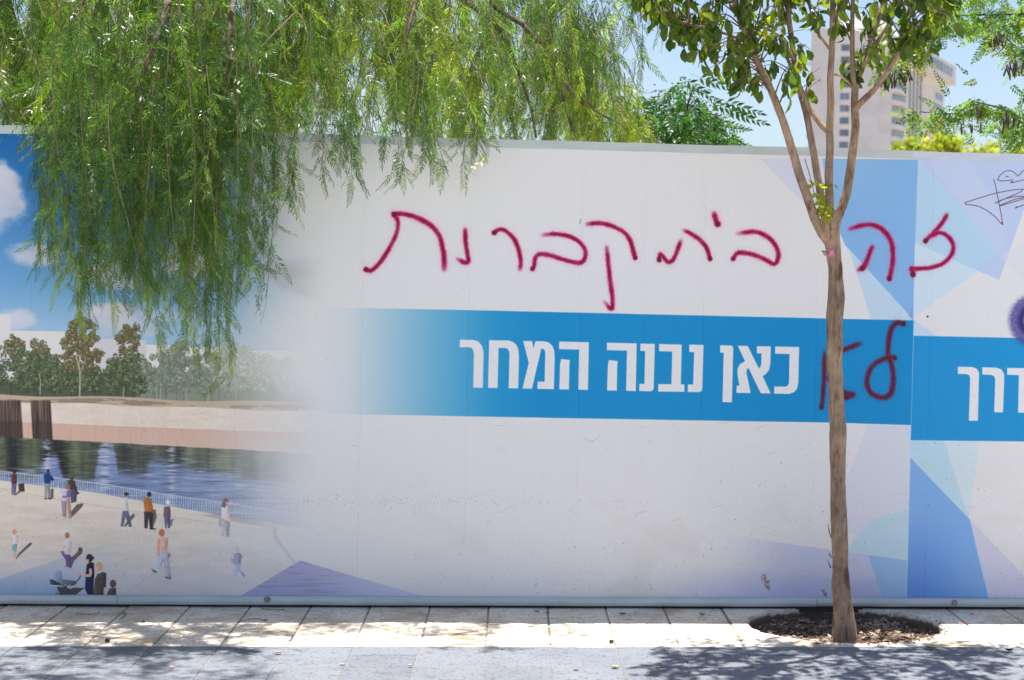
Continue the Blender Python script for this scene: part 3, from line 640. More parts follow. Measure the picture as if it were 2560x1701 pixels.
def stonemat(name, stops, stain, warm, bd):
    m, nt, b = mat(name)
    oi = N(nt, 'ShaderNodeObjectInfo'); n1 = noise(nt, 3.0, 6, .62); n2 = noise(nt, 60, 5, .6, stretch=(1, .6, 1)); n3 = noise(nt, 11, 5, .65, stretch=(1, 1.6, 1))
    r = ramp(nt, oi.outputs['Random'], stops)
    r1 = ramp(nt, n1.outputs[0], [(.32, stain), (.55, (1, 1, 1)), (.75, warm)]); c = mixc(nt, 1, r.outputs[0], r1.outputs[0], 'MULTIPLY')
    r2 = ramp(nt, n2.outputs[0], [(.30, (.34, .29, .25)), (.46, (1, 1, 1)), (.8, (1.06, 1.06, 1.05))]); c = mixc(nt, .8, c, r2.outputs[0], 'MULTIPLY')
    r3 = ramp(nt, n3.outputs[0], [(.33, (.66, .61, .55)), (.47, (1, 1, 1))]); c = mixc(nt, .7, c, r3.outputs[0], 'MULTIPLY')
    nt.links.new(c, b.inputs['Base Color']); b.inputs['Roughness'].default_value = .8
    b.inputs['Specular IOR Level'].default_value = .3
    ad = N(nt, 'ShaderNodeMath', operation='ADD'); nt.links.new(n2.outputs[0], ad.inputs[0]); nt.links.new(n3.outputs[0], ad.inputs[1])
    bump(nt, b, ad.outputs[0], .8, bd); return m
M_LIME = stonemat('limestone_paver', [(0, (.78, .69, .57)), (.5, (.84, .75, .63)), (1, (.80, .73, .63))], (.62, .53, .44), (1.05, 1.0, .93), .010)
M_GREY = stonemat('grey_paver', [(0, (.142, .156, .184)), (.5, (.168, .184, .214)), (1, (.157, .174, .205))], (.88, .88, .9), (1.05, 1.04, 1.03), .0015)
M_MORTAR = simple('mortar', (.27, .235, .20), .95, .4, 40, 0, .003)

STEP, XA = .2915, -.682
PIT = (1.625, -.40, .47)
pv = MB()
PYF, PYB = -12.0, .04
# bed under the stones, open at the tree pit
n = 40; ang = np.linspace(0, 2 * np.pi, n, endpoint=False)
ring = [(PIT[0] + (PIT[2] + .012) * math.cos(a), PIT[1] + (PIT[2] - .03) * math.sin(a), -.0032) for a in ang]
sq = [(PIT[0] + .6 * (1 if math.cos(a) > .7 else -1 if math.cos(a) < -.7 else math.cos(a) / .7072), PIT[1] + (.44) * (1 if math.sin(a) > .7 else -1 if math.sin(a) < -.7 else math.sin(a) / .7072), -.0032) for a in ang]
pv.add(ring + sq, [(i, n + i, n + (i + 1) % n, (i + 1) % n) for i in range(n)])
bx0, bx1, by0, by1 = PIT[0] - .6, PIT[0] + .6, PIT[1] - .44, PIT[1] + .44
xs = [-14, bx0, bx1, 14]; ys = [PYF, by0, by1]
for i in range(3):
    for j in range(2):
        if i == 1 and j == 1: continue
        pv.add([(xs[i], ys[j], -.0032), (xs[i + 1], ys[j], -.0032), (xs[i + 1], ys[j + 1], -.0032), (xs[i], ys[j + 1], -.0032)], [(0, 1, 2, 3)])
pavement = obj('pavement', pv.mesh('pavement'), M_MORTAR); tag(pavement, kind='structure')
rp = random.Random(11)
def stone(x0, x1, y0, y1, m, lift=0.0, ch=.004, gap=.003):
    b = MB().box(x0 + gap, x1 - gap, y0 + gap, y1 - gap, -.05, lift, ch)
    me = b.mesh('paving_stone'); V = np.array([v.co[:] for v in me.vertices])
    t = rp.uniform(-.004, .004), rp.uniform(-.002, .002)
    V[:, 2] += (V[:, 2] > -.02) * ((V[:, 0] - x0) * t[0] + (V[:, 1] - y0) * t[1])
    me.vertices.foreach_set('co', V.astype(np.float32).ravel())
    return obj('paving_stone', me, m, pavement)
YS = -.922
for k in range(-13, 15):
    x0 = XA + STEP * k; x1 = x0 + STEP
    if k in (6, 7, 8, 9):
        pass
    else:
        cuts = [.03]
        if k < 3 or k > 9 or rp.random() < .3:
            cuts.append({-10: -.19, -4: -.2, -3: -.27, -2: -.2, -5: -.17}.get(k, rp.choice((-.18, -.22, -.3, -.5))))
        if rp.random() < .3: cuts.append(-.66)
        cuts = sorted(cuts, reverse=True) + [YS]
        for a, b_ in zip(cuts, cuts[1:]): stone(x0, x1, b_, a, M_LIME, rp.uniform(-.002, .002), .006, .0016)
    y = YS - .003; first = True
    while y > -2.2:
        L = rp.choice((.17, .29, .42)) if first else rp.choice((.3, .45, .6)); first = False
        stone(x0, x1, y - L, y, M_GREY, rp.uniform(-.001, .001), .002, .0013); y -= L
# far pavement in front, beyond the stones laid singly; unseen, made pale to bounce sunlight onto the hoarding
def farpave():
    m, nt, b = mat('pale_bounce_paving'); t = N(nt, 'ShaderNodeTexBrick'); t.offset = .5
    geo = N(nt, 'ShaderNodeNewGeometry'); mp = N(nt, 'ShaderNodeMapping'); mp.inputs['Rotation'].default_value = (0, 0, R(90)); nt.links.new(geo.outputs['Position'], mp.inputs[0]); nt.links.new(mp.outputs[0], t.inputs[0])
    t.inputs['Scale'].default_value = 1; t.inputs['Brick Width'].default_value = .5; t.inputs['Row Height'].default_value = STEP; t.inputs['Mortar Size'].default_value = .003
    t.inputs['Color1'].default_value = (.47, .46, .45, 1); t.inputs['Color2'].default_value = (.54, .53, .52, 1); t.inputs['Mortar'].default_value = (.30, .26, .22, 1)
    nt.links.new(t.outputs[0], b.inputs['Base Color']); b.inputs['Roughness'].default_value = .8; return m
fp = MB(); XL, XR = XA - 13 * STEP, XA + 15 * STEP
for a, b_, c, d in ((-14, 14, PYF, -2.85), (-14, XL, -2.85, .04), (XR, 14, -2.85, .04)):
    fp.add([(a, c, -.001), (b_, c, -.001), (b_, d, -.001), (a, d, -.001)], [(0, 1, 2, 3)])
obj('paving_field', fp.mesh('paving_field'), farpave(), pavement)
# the two limestone slabs cut round the tree pit
def slabmat():
    m = M_LIME.copy(); m.name = 'limestone_slab'; nt = m.node_tree; b = nt.nodes['Principled BSDF']
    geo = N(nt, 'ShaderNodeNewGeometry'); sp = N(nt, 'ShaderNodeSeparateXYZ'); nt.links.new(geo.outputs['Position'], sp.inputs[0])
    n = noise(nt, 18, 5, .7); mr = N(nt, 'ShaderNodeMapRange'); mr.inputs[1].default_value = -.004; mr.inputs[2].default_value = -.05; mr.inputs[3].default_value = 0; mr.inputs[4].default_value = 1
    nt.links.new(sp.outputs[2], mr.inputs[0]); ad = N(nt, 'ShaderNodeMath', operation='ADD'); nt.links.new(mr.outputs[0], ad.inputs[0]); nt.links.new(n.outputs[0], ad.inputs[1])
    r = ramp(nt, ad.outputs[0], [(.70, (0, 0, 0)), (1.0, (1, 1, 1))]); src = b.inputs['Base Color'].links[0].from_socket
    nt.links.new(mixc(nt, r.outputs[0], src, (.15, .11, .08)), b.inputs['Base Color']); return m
M_SLAB = slabmat()
def slab(side):
    x0, x1 = (XA + 6 * STEP + .003, XA + 8 * STEP - .002) if side < 0 else (XA + 8 * STEP + .002, XA + 10 * STEP - .003)
    y0, y1 = YS + .003, .03; xm = x1 if side < 0 else x0
    cx, cy, r = PIT; ry = r - .035
    jr = lambda: rp.uniform(-.009, .009)
    h = math.sqrt(max(0, 1 - ((xm - cx) / r) ** 2)) * ry
    a0 = math.atan2(h / ry, (xm - cx) / r)
    if side < 0: th = np.linspace(a0, 2 * math.pi - a0, 34)
    else: th = np.linspace(a0, -a0, 34)
    arc = [(cx + (r + jr()) * math.cos(t), cy + (ry + jr()) * math.sin(t)) for t in th]
    arc[0] = (xm, arc[0][1]); arc[-1] = (xm, arc[-1][1])
    if side < 0: out = [(xm, y0), (x0, y0), (x0, y1), (xm, y1)]; pts = arc + out
    else: out = [(xm, y0), (x1, y0), (x1, y1), (xm, y1)]; pts = arc + out
    area = sum(p[0] * q[1] - q[0] * p[1] for p, q in zip(pts, pts[1:] + pts[:1]))
    if area < 0: pts = pts[::-1]
    me = MB().prism(pts, -.12, 0.0).mesh('paving_stone')
    bm = bmesh.new(); bm.from_mesh(me)
    bmesh.ops.bevel(bm, geom=[e for e in bm.edges if all(v.co.z > -.01 for v in e.verts)], offset=.006, segments=2, affect='EDGES')
    bmesh.ops.triangulate(bm, faces=[f for f in bm.faces if len(f.verts) > 4]); bm.to_mesh(me); bm.free()
    o = obj('paving_stone', me, M_SLAB, pavement); o['label'] = 'limestone slab with a half round cut-out for the tree'
slab(-1); slab(1)

# soil in the pit
def soilmat():
    m, nt, b = mat('pit_soil'); n1 = noise(nt, 40, 6, .7); n2 = noise(nt, 6, 4, .6)
    r = ramp(nt, n1.outputs[0], [(.3, (.045, .030, .022)), (.55, (.135, .092, .068)), (.8, (.30, .22, .17))]); r2 = ramp(nt, n2.outputs[0], [(.35, (.7, .65, .6)), (.7, (1.35, 1.2, 1.1))])
    nt.links.new(mixc(nt, 1, r.outputs[0], r2.outputs[0], 'MULTIPLY'), b.inputs['Base Color']); b.inputs['Roughness'].default_value = 1; bump(nt, b, n1.outputs[0], 1, .02); return m
rs = np.random.default_rng(5)
nr, na = 26, 84; V = [(PIT[0], PIT[1], -.05)]; F = []
def soilz(u, v, rr):
    z = -.085 + .035 * (rr > .0) + .03 * math.exp(-((u - .03) ** 2 + (v + .28) ** 2) / .012) + .055 * math.exp(-((u - .22) ** 2 + (v + .33) ** 2) / .018)
    return z + .012 * math.sin(9 * u + 4 * v) * math.cos(7 * v)
for i in range(1, nr + 1):
    for j in range(na):
        rr = i / nr; a = j / na * 2 * math.pi; u, v = rr * (PIT[2] + .02) * math.cos(a), rr * (PIT[2] - .01) * math.sin(a)
        V.append((PIT[0] + u, PIT[1] + v, soilz(u, v, rr) + rs.normal(0, .006)))
for j in range(na): F.append((0, 1 + j, 1 + (j + 1) % na))
for i in range(nr - 1):
    for j in range(na): a = 1 + i * na; F.append((a + j, a + na + j, a + na + (j + 1) % na, a + (j + 1) % na))
M_SOIL = soilmat(); soil = obj('soil', newmesh('soil', V, F), M_SOIL); tag(soil, kind='structure')
cl = MB()
for k in range(900):
    a = rs.uniform(0, 6.283); q = math.sqrt(rs.random()) * .97; u, v = q * PIT[2] * math.cos(a), q * (PIT[2] - .035) * math.sin(a)
    s_ = rs.uniform(.004, .015) * (1.5 if rs.random() < .1 else 1); pts = rs.normal(0, 1, (5, 3)) * s_ * np.array([1, 1, .55])
    cl.add(pts + np.array([PIT[0] + u, PIT[1] + v, soilz(u, v, q) + s_ * .3]), [(0, 1, 2), (0, 2, 3), (0, 3, 4), (0, 4, 1), (1, 3, 2), (1, 4, 3)])
for k in range(260):                                    # crumbs spilt over the rim
    a = rs.normal(-.9, .55); q = 1 + abs(rs.normal(0, .06)); u, v = q * PIT[2] * math.cos(a), q * (PIT[2] - .035) * math.sin(a); s_ = rs.uniform(.002, .006)
    pts = rs.normal(0, 1, (5, 3)) * s_ * np.array([1, 1, .5]); cl.add(pts + np.array([PIT[0] + u, PIT[1] + v, s_ * .4]), [(0, 1, 2), (0, 2, 3), (0, 3, 4), (0, 4, 1), (1, 3, 2), (1, 4, 3)])
lm = simple('bark_litter', (.27, .20, .15), .95, .75, 55)
o = obj('soil_litter', cl.mesh('soil_litter'), lm, soil); o['kind'] = 'stuff'

# ------------------------------------------------------------------ hoarding
M_RAIL = None
def railmat(name, col, rough=.42):
    m, nt, b = mat(name); n1 = noise(nt, 4, 5, .6, stretch=(.6, 1, 3)); n2 = noise(nt, 55, 4, .6)
    r = ramp(nt, n1.outputs[0], [(.3, tuple(c * .86 for c in col)), (.7, tuple(c * 1.08 for c in col))]); r2 = ramp(nt, n2.outputs[0], [(.24, (.55, .52, .5)), (.34, (1, 1, 1))])
    nt.links.new(mixc(nt, .8, r.outputs[0], r2.outputs[0], 'MULTIPLY'), b.inputs['Base Color']); b.inputs['Roughness'].default_value = rough; b.inputs['Metallic'].default_value = .25
    bump(nt, b, n1.outputs[0], .2, .006); return m
M_RAIL = railmat('grey_painted_rail', (.55, .60, .61)); M_RAILB = railmat('pale_blue_rail', (.60, .66, .77)); M_ZINC = simple('zinc_bolt', (.30, .29, .26), .4, .3, 80, .8)
M_POST = simple('galvanised_post', (.45, .46, .47), .5, .15, 6, .6)
fence = empty('hoarding_fence', (0, .02, 0))
tag(fence, 'long construction hoarding printed with a lakeside view and blue band, sprayed with red graffiti', 'hoarding')
def fpart(name, me, m, parent=None):
    o = obj(name, me, m, parent or fence)
    if parent is None: o.matrix_parent_inverse = Matrix.Translation((0, -.02, 0))
    return o
seams = [-4.6, -3.95] + [float(P(q, 900)[0]) for q in (-480, -190, 75, 368, 590, 904, 1170, 1450, 1608, 1756, 2040, 2324, 2610, 2900, 3200)] + [4.6]
seams = sorted(seams)
for a, b_ in zip(seams, seams[1:]):
    me = MB().box(a + .0001, b_ - .0001, 0.0, .04, .03, 2.31, .0005).mesh('panel')
    uvl = me.uv_layers.new(name='UVMap'); co_ = np.array([v.co[:] for v in me.vertices]); li = np.array([l.vertex_index for l in me.loops])
    uv = np.stack([(co_[li, 0] - TX0) / (TX1 - TX0), (co_[li, 2] - TZ0) / (TZ1 - TZ0)], 1); uvl.data.foreach_set('uv', uv.astype(np.float32).ravel())
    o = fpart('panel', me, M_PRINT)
    o.location.y = rp.uniform(-.0003, .0003)
def capseg(xa, xb, m, dz=0.0, dy=0.0):
    # angle folded over the panel heads: front lip, top, back lip
    z0, z1 = 2.292, 2.334; t = .0022; y0, y1 = -.005 + dy, .046 + dy
    prof = [(y0, z0), (y0 - .001, z1), (y1, z1), (y1, z0), (y1 - t, z0), (y1 - t, z1 - t), (y0 + t, z1 - t), (y0 + t, z0)]
    nx = max(2, int((xb - xa) / .12)); V = []; F = []
    for i in range(nx + 1):
        x_ = xa + (xb - xa) * i / nx; wz = .0012 * math.sin(x_ * 5.1) + rp.uniform(-.0008, .0008) + dz; wy = rp.uniform(-.0006, .0006)
        V += [(x_, y_ + wy, z_ + wz) for y_, z_ in prof]
    k = len(prof)
    for i in range(nx): F += [(i * k + j, i * k + (j + 1) % k, (i + 1) * k + (j + 1) % k, (i + 1) * k + j) for j in range(k)]
    F += [tuple(range(k)), tuple(range(nx * k + k - 1, nx * k - 1, -1))]
    return fpart('top_rail', newmesh('top_rail', V, F), m)
tx = [-4.6, float(P(-700, 340)[0]), float(P(560, 336)[0]), float(P(1595, 362)[0]), float(P(2282, 376)[0]), float(P(3000, 380)[0]), 4.6]
for i in range(6): capseg(tx[i] - (.015 if i % 2 else 0), tx[i + 1] + (.015 if i % 2 == 0 and i < 5 else 0), M_RAILB if i >= 4 else M_RAIL, .0015 * (i % 2), -.0026 * (i % 2))
def footseg(xa, xb, dy=0.0, dz=0.0):
    prof = [(-.004, .056), (-.012, .052), (-.017, .046), (-.019, .030), (-.017, .017), (-.013, .012), (-.004, .010), (-.002, .03)]
    nx = max(2, int((xb - xa) / .1)); V = []; F = []; k = len(prof)
    for i in range(nx + 1):
        x_ = xa + (xb - xa) * i / nx; wz = rp.uniform(-.0008, .0008) + dz; wy = rp.uniform(-.001, .001) + dy
        V += [(x_, y_ * 1.0 + wy, z_ + wz) for y_, z_ in prof]
    for i in range(nx): F += [(i * k + j, (i + 1) * k + j, (i + 1) * k + (j + 1) % k, i * k + (j + 1) % k) for j in range(k)]
    F += [tuple(range(k - 1, -1, -1)), tuple(range(nx * k, nx * k + k))]
    return fpart('bottom_rail', newmesh('bottom_rail', V, F, False), M_RAIL)
bxs = [-4.6, float(P(-900, 1500)[0]), float(P(296, 1500)[0]), float(P(2041, 1507)[0]), float(P(3000, 1510)[0]), 4.6]
foot = [footseg(bxs[i] + .001, bxs[i + 1] - .001, -.002 * (i % 2), .0012 * (i % 2)+ (.002 if i >= 3 else 0)) for i in range(5)]
for q, f in (((668, 1499), foot[2]), ((2386, 1507), foot[3])):
    c = P(*q, -.02); b = MB()
    for r0, r1, ya, yb in ((.0, .0155, -.021, -.026), (.0, .0085, -.026, -.031)):
        b.tube([(c[0], ya, c[2]), (c[0], (ya + yb) / 2, c[2]), (c[0], yb, c[2])], [r1, r1, r1 * .9], 14)
    bo = obj('bolt', b.mesh('bolt', False), M_ZINC, f); bo.matrix_parent_inverse = Matrix.Translation((0, -.02, 0)) if False else Matrix.Identity(4)
fpart('gap_shade_strip', MB().box(-4.6, 4.6, .012, .04, -.02, .0295).mesh('gap_shade_strip'), simple('dark_gap_shade', (.05, .045, .04), .9, .3, 20))  # dark strip added behind the rail, standing in for shade in the gap
for x_ in (-4.2, -2.9, -1.6, -.3, 1.0, 2.3, 3.6):
    fpart('post', MB().box(x_ - .03, x_ + .03, .05, .11, -.05, 2.25, .004).mesh('post'), M_POST)
for z_ in (.45, 1.2, 1.95):
    fpart('back_rail', MB().box(-4.6, 4.6, .0405, .0495, z_ - .03, z_ + .03).mesh('back_rail'), M_POST)

# ------------------------------------------------------------------ foliage tools
def norm(v): return v / (np.linalg.norm(v, axis=-1, keepdims=True) + 1e-9)
def pinnate(rng, pairs, length, ll, lw, ang, droop=.15, gap0=.12, fold=.25, wide=.45):
    """One compound leaf hanging along -Z from the origin; leaflets as folded kites, in the XZ plane."""
    V, F = [], []
    s = np.linspace(0, 1, 7); cy = droop * length * s ** 2
    rach = np.stack([np.zeros(7), -cy, -length * s], 1)
    def at(t): return np.array([np.interp(t, s, rach[:, k]) for k in range(3)])
    wr = .0009
    for i in range(6):
        a, b = rach[i], rach[i + 1]; k = len(V)
        V += [a + (wr, 0, 0), a - (wr, 0, 0), b - (wr * .8, 0, 0), b + (wr * .8, 0, 0)]; F.append((k, k + 1, k + 2, k + 3))
    for i in range(pairs):
        t = gap0 + (1 - gap0) * (i + .5) / pairs; sz = (.72 + .28 * math.sin(math.pi * min(1, t * .9 + .12))) * (1 - .25 * t)
        for sd in (-1, 1):
            p = at(min(1, t + rng.uniform(-.015, .015))); a = ang * (1 - .35 * t) + rng.normal(0, .09)
            d = np.array([sd * math.sin(a), rng.normal(-.05, .14), -math.cos(a)]); d /= np.linalg.norm(d)
            nrm = norm(np.array([rng.normal(0, .35), 1.0, rng.normal(0, .25)])); sid = norm(np.cross(d, nrm)); nrm = np.cross(sid, d)
            L = ll * sz * rng.uniform(.88, 1.1); W = lw * sz * .5; m = p + d * L * wide - nrm * fold * W
            tip = p + d * L + np.array([0, 0, -.06 * L]); k = len(V)
            V += [p, m + sid * W + nrm * fold * W, tip, m - sid * W + nrm * fold * W]; F.append((k, k + 1, k + 2, k + 3))
    p = at(1); k = len(V); d = np.array([rng.normal(0, .15), 0, -1.0]); V += [p, p + d * ll * .35 + (lw * .4, 0, 0), p + d * ll * .8, p + d * ll * .35 - (lw * .4, 0, 0)]; F.append((k, k + 1, k + 2, k + 3))
    return np.array(V), np.array(F)
def frame(d, roll):
    """rotation whose -Z column runs along d"""
    z = -norm(np.asarray(d, float)); a = np.array([0, 1.0, 0]) if abs(z[1]) < .9 else np.array([1.0, 0, 0])
    x = norm(np.cross(a, z)); y = np.cross(z, x); c, s = math.cos(roll), math.sin(roll)
    return np.stack([c * x + s * y, -s * x + c * y, z], 1)
class Foliage:
    def __init__(s, protos): s.p = protos; s.items = []
    def add(s, k, pos, rot, scale, tint, key=0.0): s.items.append((k, np.asarray(pos, float), rot * scale, tint, key))
    def emit(s, parent, name, mass_name, material, nsingle, ntint=6):
        """the nsingle items with the highest key become objects of their own, the rest one mesh"""
        it = sorted(s.items, key=lambda i: -i[4]); single, mass = it[:nsingle], it[nsingle:]
        cache = {}
        for k, pos, rot, tint, _ in single:
            tq = min(ntint - 1, int(tint * ntint)); key = (k, tq)
            if key not in cache:
                V, F = s.p[k]; cache[key] = newmesh(name, V, F, False, np.full(len(V), (tq + .5) / ntint)); cache[key].materials.append(material)
            o = bpy.data.objects.new(name, cache[key]); o.matrix_world = Matrix([list(rot[r]) + [pos[r]] for r in range(3)] + [[0, 0, 0, 1]]); C.objects.link(o); o.parent = parent
            o.matrix_parent_inverse = Matrix.Translation(parent.location).inverted()
        VV, FF, TT, n = [], [], [], 0
        for k, pos, rot, tint, _ in mass:
            V, F = s.p[k]; VV.append(V @ rot.T + pos); FF.append(F + n); TT.append(np.full(len(V), tint)); n += len(V)
        if VV:
            o = obj(mass_name, newmesh(mass_name, np.concatenate(VV), np.concatenate(FF), False, np.concatenate(TT)), material, parent)
            o.matrix_parent_inverse = Matrix.Translation(parent.location).inverted(); o['kind'] = 'stuff'
def child(name, me, m, parent):
    o = obj(name, me, m, parent); o.matrix_parent_inverse = Matrix.Translation(parent.location).inverted(); return o
class Tubes:
    def __init__(s): s.V, s.F, s.n = [], [], 0
    def add(s, pts, rad, k=5, rough=0, rng=None):
        V, F = tube(pts, rad, k, rough, rng); s.V.append(V); s.F.append(F + s.n); s.n += len(V)
    def mesh(s, name): return newmesh(name, np.concatenate(s.V), np.concatenate(s.F), True)

# ------------------------------------------------------------------ pepper tree behind and over the hoarding
M_PEP = leafmat('pepper_leaf', [(0, (.050, .105, .026)), (.45, (.088, .168, .034)), (.8, (.165, .24, .038)), (1, (.33, .41, .05))], (1.7, 1.9, .7), .48, .31, .5)
M_PEPB = barkmat('pepper_bark', (.10, .075, .06), (.22, .17, .14), (.03, .022, .018), (6, 6, 2), 5, .02)
M_TWIG = simple('pepper_twig', (.26, .20, .13), .8, .35, 20)
M_PAN = leafmat('pepper_blossom', [(0, (.22, .25, .04)), (1, (.42, .38, .08))], (1.2, 1.2, .6), .4, .6, .3)
rng = np.random.default_rng(21); rq = random.Random(21)
pep = empty('pepper_tree', (-2.15, 1.25, 0))
tag(pep, 'weeping pepper tree with feathery hanging foliage spilling over the left of the hoarding', 'tree')
def path(pix): return np.array([P(a, b, c) for a, b, c in pix])
def limb(parent, name, m, pts, r0, r1, k=9, step=.08, rough=.05):
    q = catmull(pts, step); u = np.linspace(0, 1, len(q)); V, F = tube(q, r0 + (r1 - r0) * u ** .8, k, rough, rng)
    return child(name, newmesh(name, V, F, True), m, parent)
limb(pep, 'trunk', M_PEPB, np.vstack([[(-2.02, 1.25, -.05), (-2.06, 1.25, .5), (-2.15, 1.25, 1.2), (-2.30, 1.22, 1.9)], path([(84, 310, 1.2), (66, 225, 1.2), (48, 160, 1.2), (24, 85, 1.15), (0, 10, 1.1), (-30, -90, 1.0)])]), .12, .055, 12)
limb(pep, 'limb', M_PEPB, np.array([(-2.62, 1.15, 3.0), (-2.0, 1.5, 3.5), (-1.1, 1.4, 3.6), (-.5, 1.1, 3.35), (-.2, .8, 3.25), (.15, .65, 3.2)]), .07, .024, 10)
limb(pep, 'limb', M_PEPB, np.array([(-2.62, 1.15, 3.1), (-2.1, .5, 3.55), (-1.7, -.1, 3.7), (-1.2, -.45, 3.55)]), .06, .025)
limb(pep, 'limb', M_PEPB, np.array([(-2.62, 1.15, 3.1), (-2.2, .9, 3.8), (-1.2, .7, 4.1), (-.2, .8, 4.0), (.35, .9, 3.7)]), .06, .022)
limb(pep, 'limb', M_PEPB, np.array([(-2.62, 1.15, 3.1), (-2.9, .7, 3.6), (-3.1, .2, 3.6), (-3.2, -.2, 3.3)]), .05, .02)
limb(pep, 'limb', M_PEPB, path([(1160, -60, .4), (1250, 27, .15), (1307, 61, .08), (1349, 110, .06), (1383, 175, .06), (1406, 236, .06), (1433, 330, .08)]), .022, .008, 7)
limb(pep, 'limb', M_PEPB, path([(1090, -40, .4), (1200, 30, .15), (1258, 88, .1), (1296, 180, .1), (1330, 280, .1), (1340, 345, .1)]), .018, .006, 7)
limb(pep, 'limb', M_PEPB, path([(1383, 175, .06), (1450, 255, .1), (1500, 285, .2), (1550, 310, .3)]), .011, .004, 6)
limb(pep, 'limb', M_PEPB, path([(430, -30, -.3), (405, 60, -.6), (390, 110, -.7), (350, 200, -.65), (330, 300, -.6)]), .022, .006, 7)
limb(pep, 'limb', M_PEPB, path([(590, -30, -.2), (575, 60, -.5), (570, 150, -.55), (545, 260, -.5), (520, 370, -.45)]), .016, .005, 7)
limb(pep, 'limb', M_PEPB, path([(1045, -10, .2), (1030, 40, .0), (1018, 90, -.05), (1014, 150, -.05), (1032, 215, -.02)]), .013, .004, 6)
limb(pep, 'limb', M_PEPB, path([(760, -30, .4), (700, 80, .3), (640, 150, .2), (560, 220, .15)]), .02, .007, 6)

protos = [pinnate(rng, int(n), L, .046, .0078, R(a), dr) for n, L, a, dr in ((11, .19, 50, .25), (12, .21, 44, .1), (10, .17, 55, .35), (13, .23, 42, .25), (11, .18, 58, -.15), (8, .14, 48, .4))]
fol = Foliage(protos); tw = Tubes(); pan = []
def strand(x, y, z0, z1, lean=(0, 0), leaf_step=.028, front=False, tint0=.5, blossom=.35):
    n = max(4, int((z0 - z1) / .07)); u = np.linspace(0, 1, n); ph = rng.uniform(0, 6.28, 2); am = rng.uniform(.015, .07)
    pts = np.stack([x + lean[0] * u + am * np.sin(3 * u + ph[0]) - am * math.sin(ph[0]), y + lean[1] * u + am * np.sin(2.6 * u + ph[1]), z0 + (z1 - z0) * u], 1)
    tw.add(pts, .0030 * (1 - .7 * u) + .0006, 3)
    L = z0 - z1; m = int(L / leaf_step); base = np.clip(tint0 + rng.normal(0, .2), 0, 1)
    for i in range(m):
        t = (i + rng.random()) / m
        p = np.array([np.interp(t, u, pts[:, k]) for k in range(3)])
        az = i * 2.4 + rng.normal(0, .7); til = abs(rng.normal(.55, .48)) * (1 - .4 * t)
        d = np.array([math.cos(az) * math.sin(til), math.sin(az) * math.sin(til) * .8, -math.cos(til)])
        roll = rng.normal(0, .9)
        young = (t > .88 and rng.random() < .4)
        fol.add(rng.integers(len(protos)), p, frame(d, roll), rng.uniform(.5, 1.2) * (1 - .25 * t), float(np.clip(base + rng.normal(0, .12) + .45 * young, 0, .999)), key=(1 + t + rng.random() * .6 if front else rng.random() * .3))
        if rng.random() < blossom * .25: pan.append((p + d * .02, base))
# curtain behind and above the hoarding
for k in range(560):
    px = rng.uniform(-330, 1540); y = .12 + 2.0 * rng.random() ** 1.5
    edge = max(0, (px - 1380) / 160)
    x = P(px, 300, y)[0]; top = rng.uniform(2.75, 3.75) - .25 * edge; ln = rng.uniform(.45, 1.05)
    z1 = max(top - ln, 2.05 if y > .5 else 2.58)
    if y < .5: top = max(top, z1 + .3)
    if px > 1450: top = min(top, 3.05)
    strand(x, y, top, z1, (rng.normal(.04, .16), rng.normal(-.05, .10)), .031 + .006 * rng.random(), False, np.clip(.60 + .14 * math.sin(px / 130) - .2 * (px < 420), .1, .95))
for k in range(115):                                   # high inner crown and overhang, above the frame
    if k < 62: px, y, top = rng.uniform(-60, 700), rng.uniform(-1.2, -.6), rng.uniform(3.5, 4.4)
    else: px, y, top = rng.uniform(-350, 1300), rng.uniform(-.4, 2.2), rng.uniform(3.6, 4.5)
    x = P(px, 100, y)[0]; strand(x, y, top, top - rng.uniform(.35, .6), (rng.normal(0, .1), rng.normal(0, .1)), .035 if k < 62 else .05, False, .5)
# lower right fringe on the hoarding top, and the strands against the sky
for px, py0, py1, y in ((1545, -40, 70, .5), (1575, -60, 140, .45), (1592, -60, 120, .5), (1615, -30, 60, .5), (1560, -80, 40, .6), (1600, -30, 90, .6)):
    a, b = P(px, py0, y), P(px + 5, py1, y); strand(a[0], y, a[2], b[2], (b[0] - a[0], 0), .040, True, .25)
for k in range(26):
    px = rng.uniform(1440, 1640); y = rng.uniform(.4, 1.2); a = P(px - 60, rng.uniform(170, 290), y); b = P(px, rng.uniform(330, 380), y)
    strand(a[0], y, a[2], b[2], (b[0] - a[0], 0), .03, False, .85)
# light overhang just above the hoarding head
for k in range(75):
    px = rng.uniform(-250, 1500); y = rng.uniform(-.5, .0); a = P(px, rng.uniform(-160, 60), y); b = P(px + rng.normal(0, 30), rng.uniform(130, 275), y)
    strand(a[0], y, a[2], b[2], (b[0] - a[0], rng.normal(0, .05)), .055, False, .6, .3)
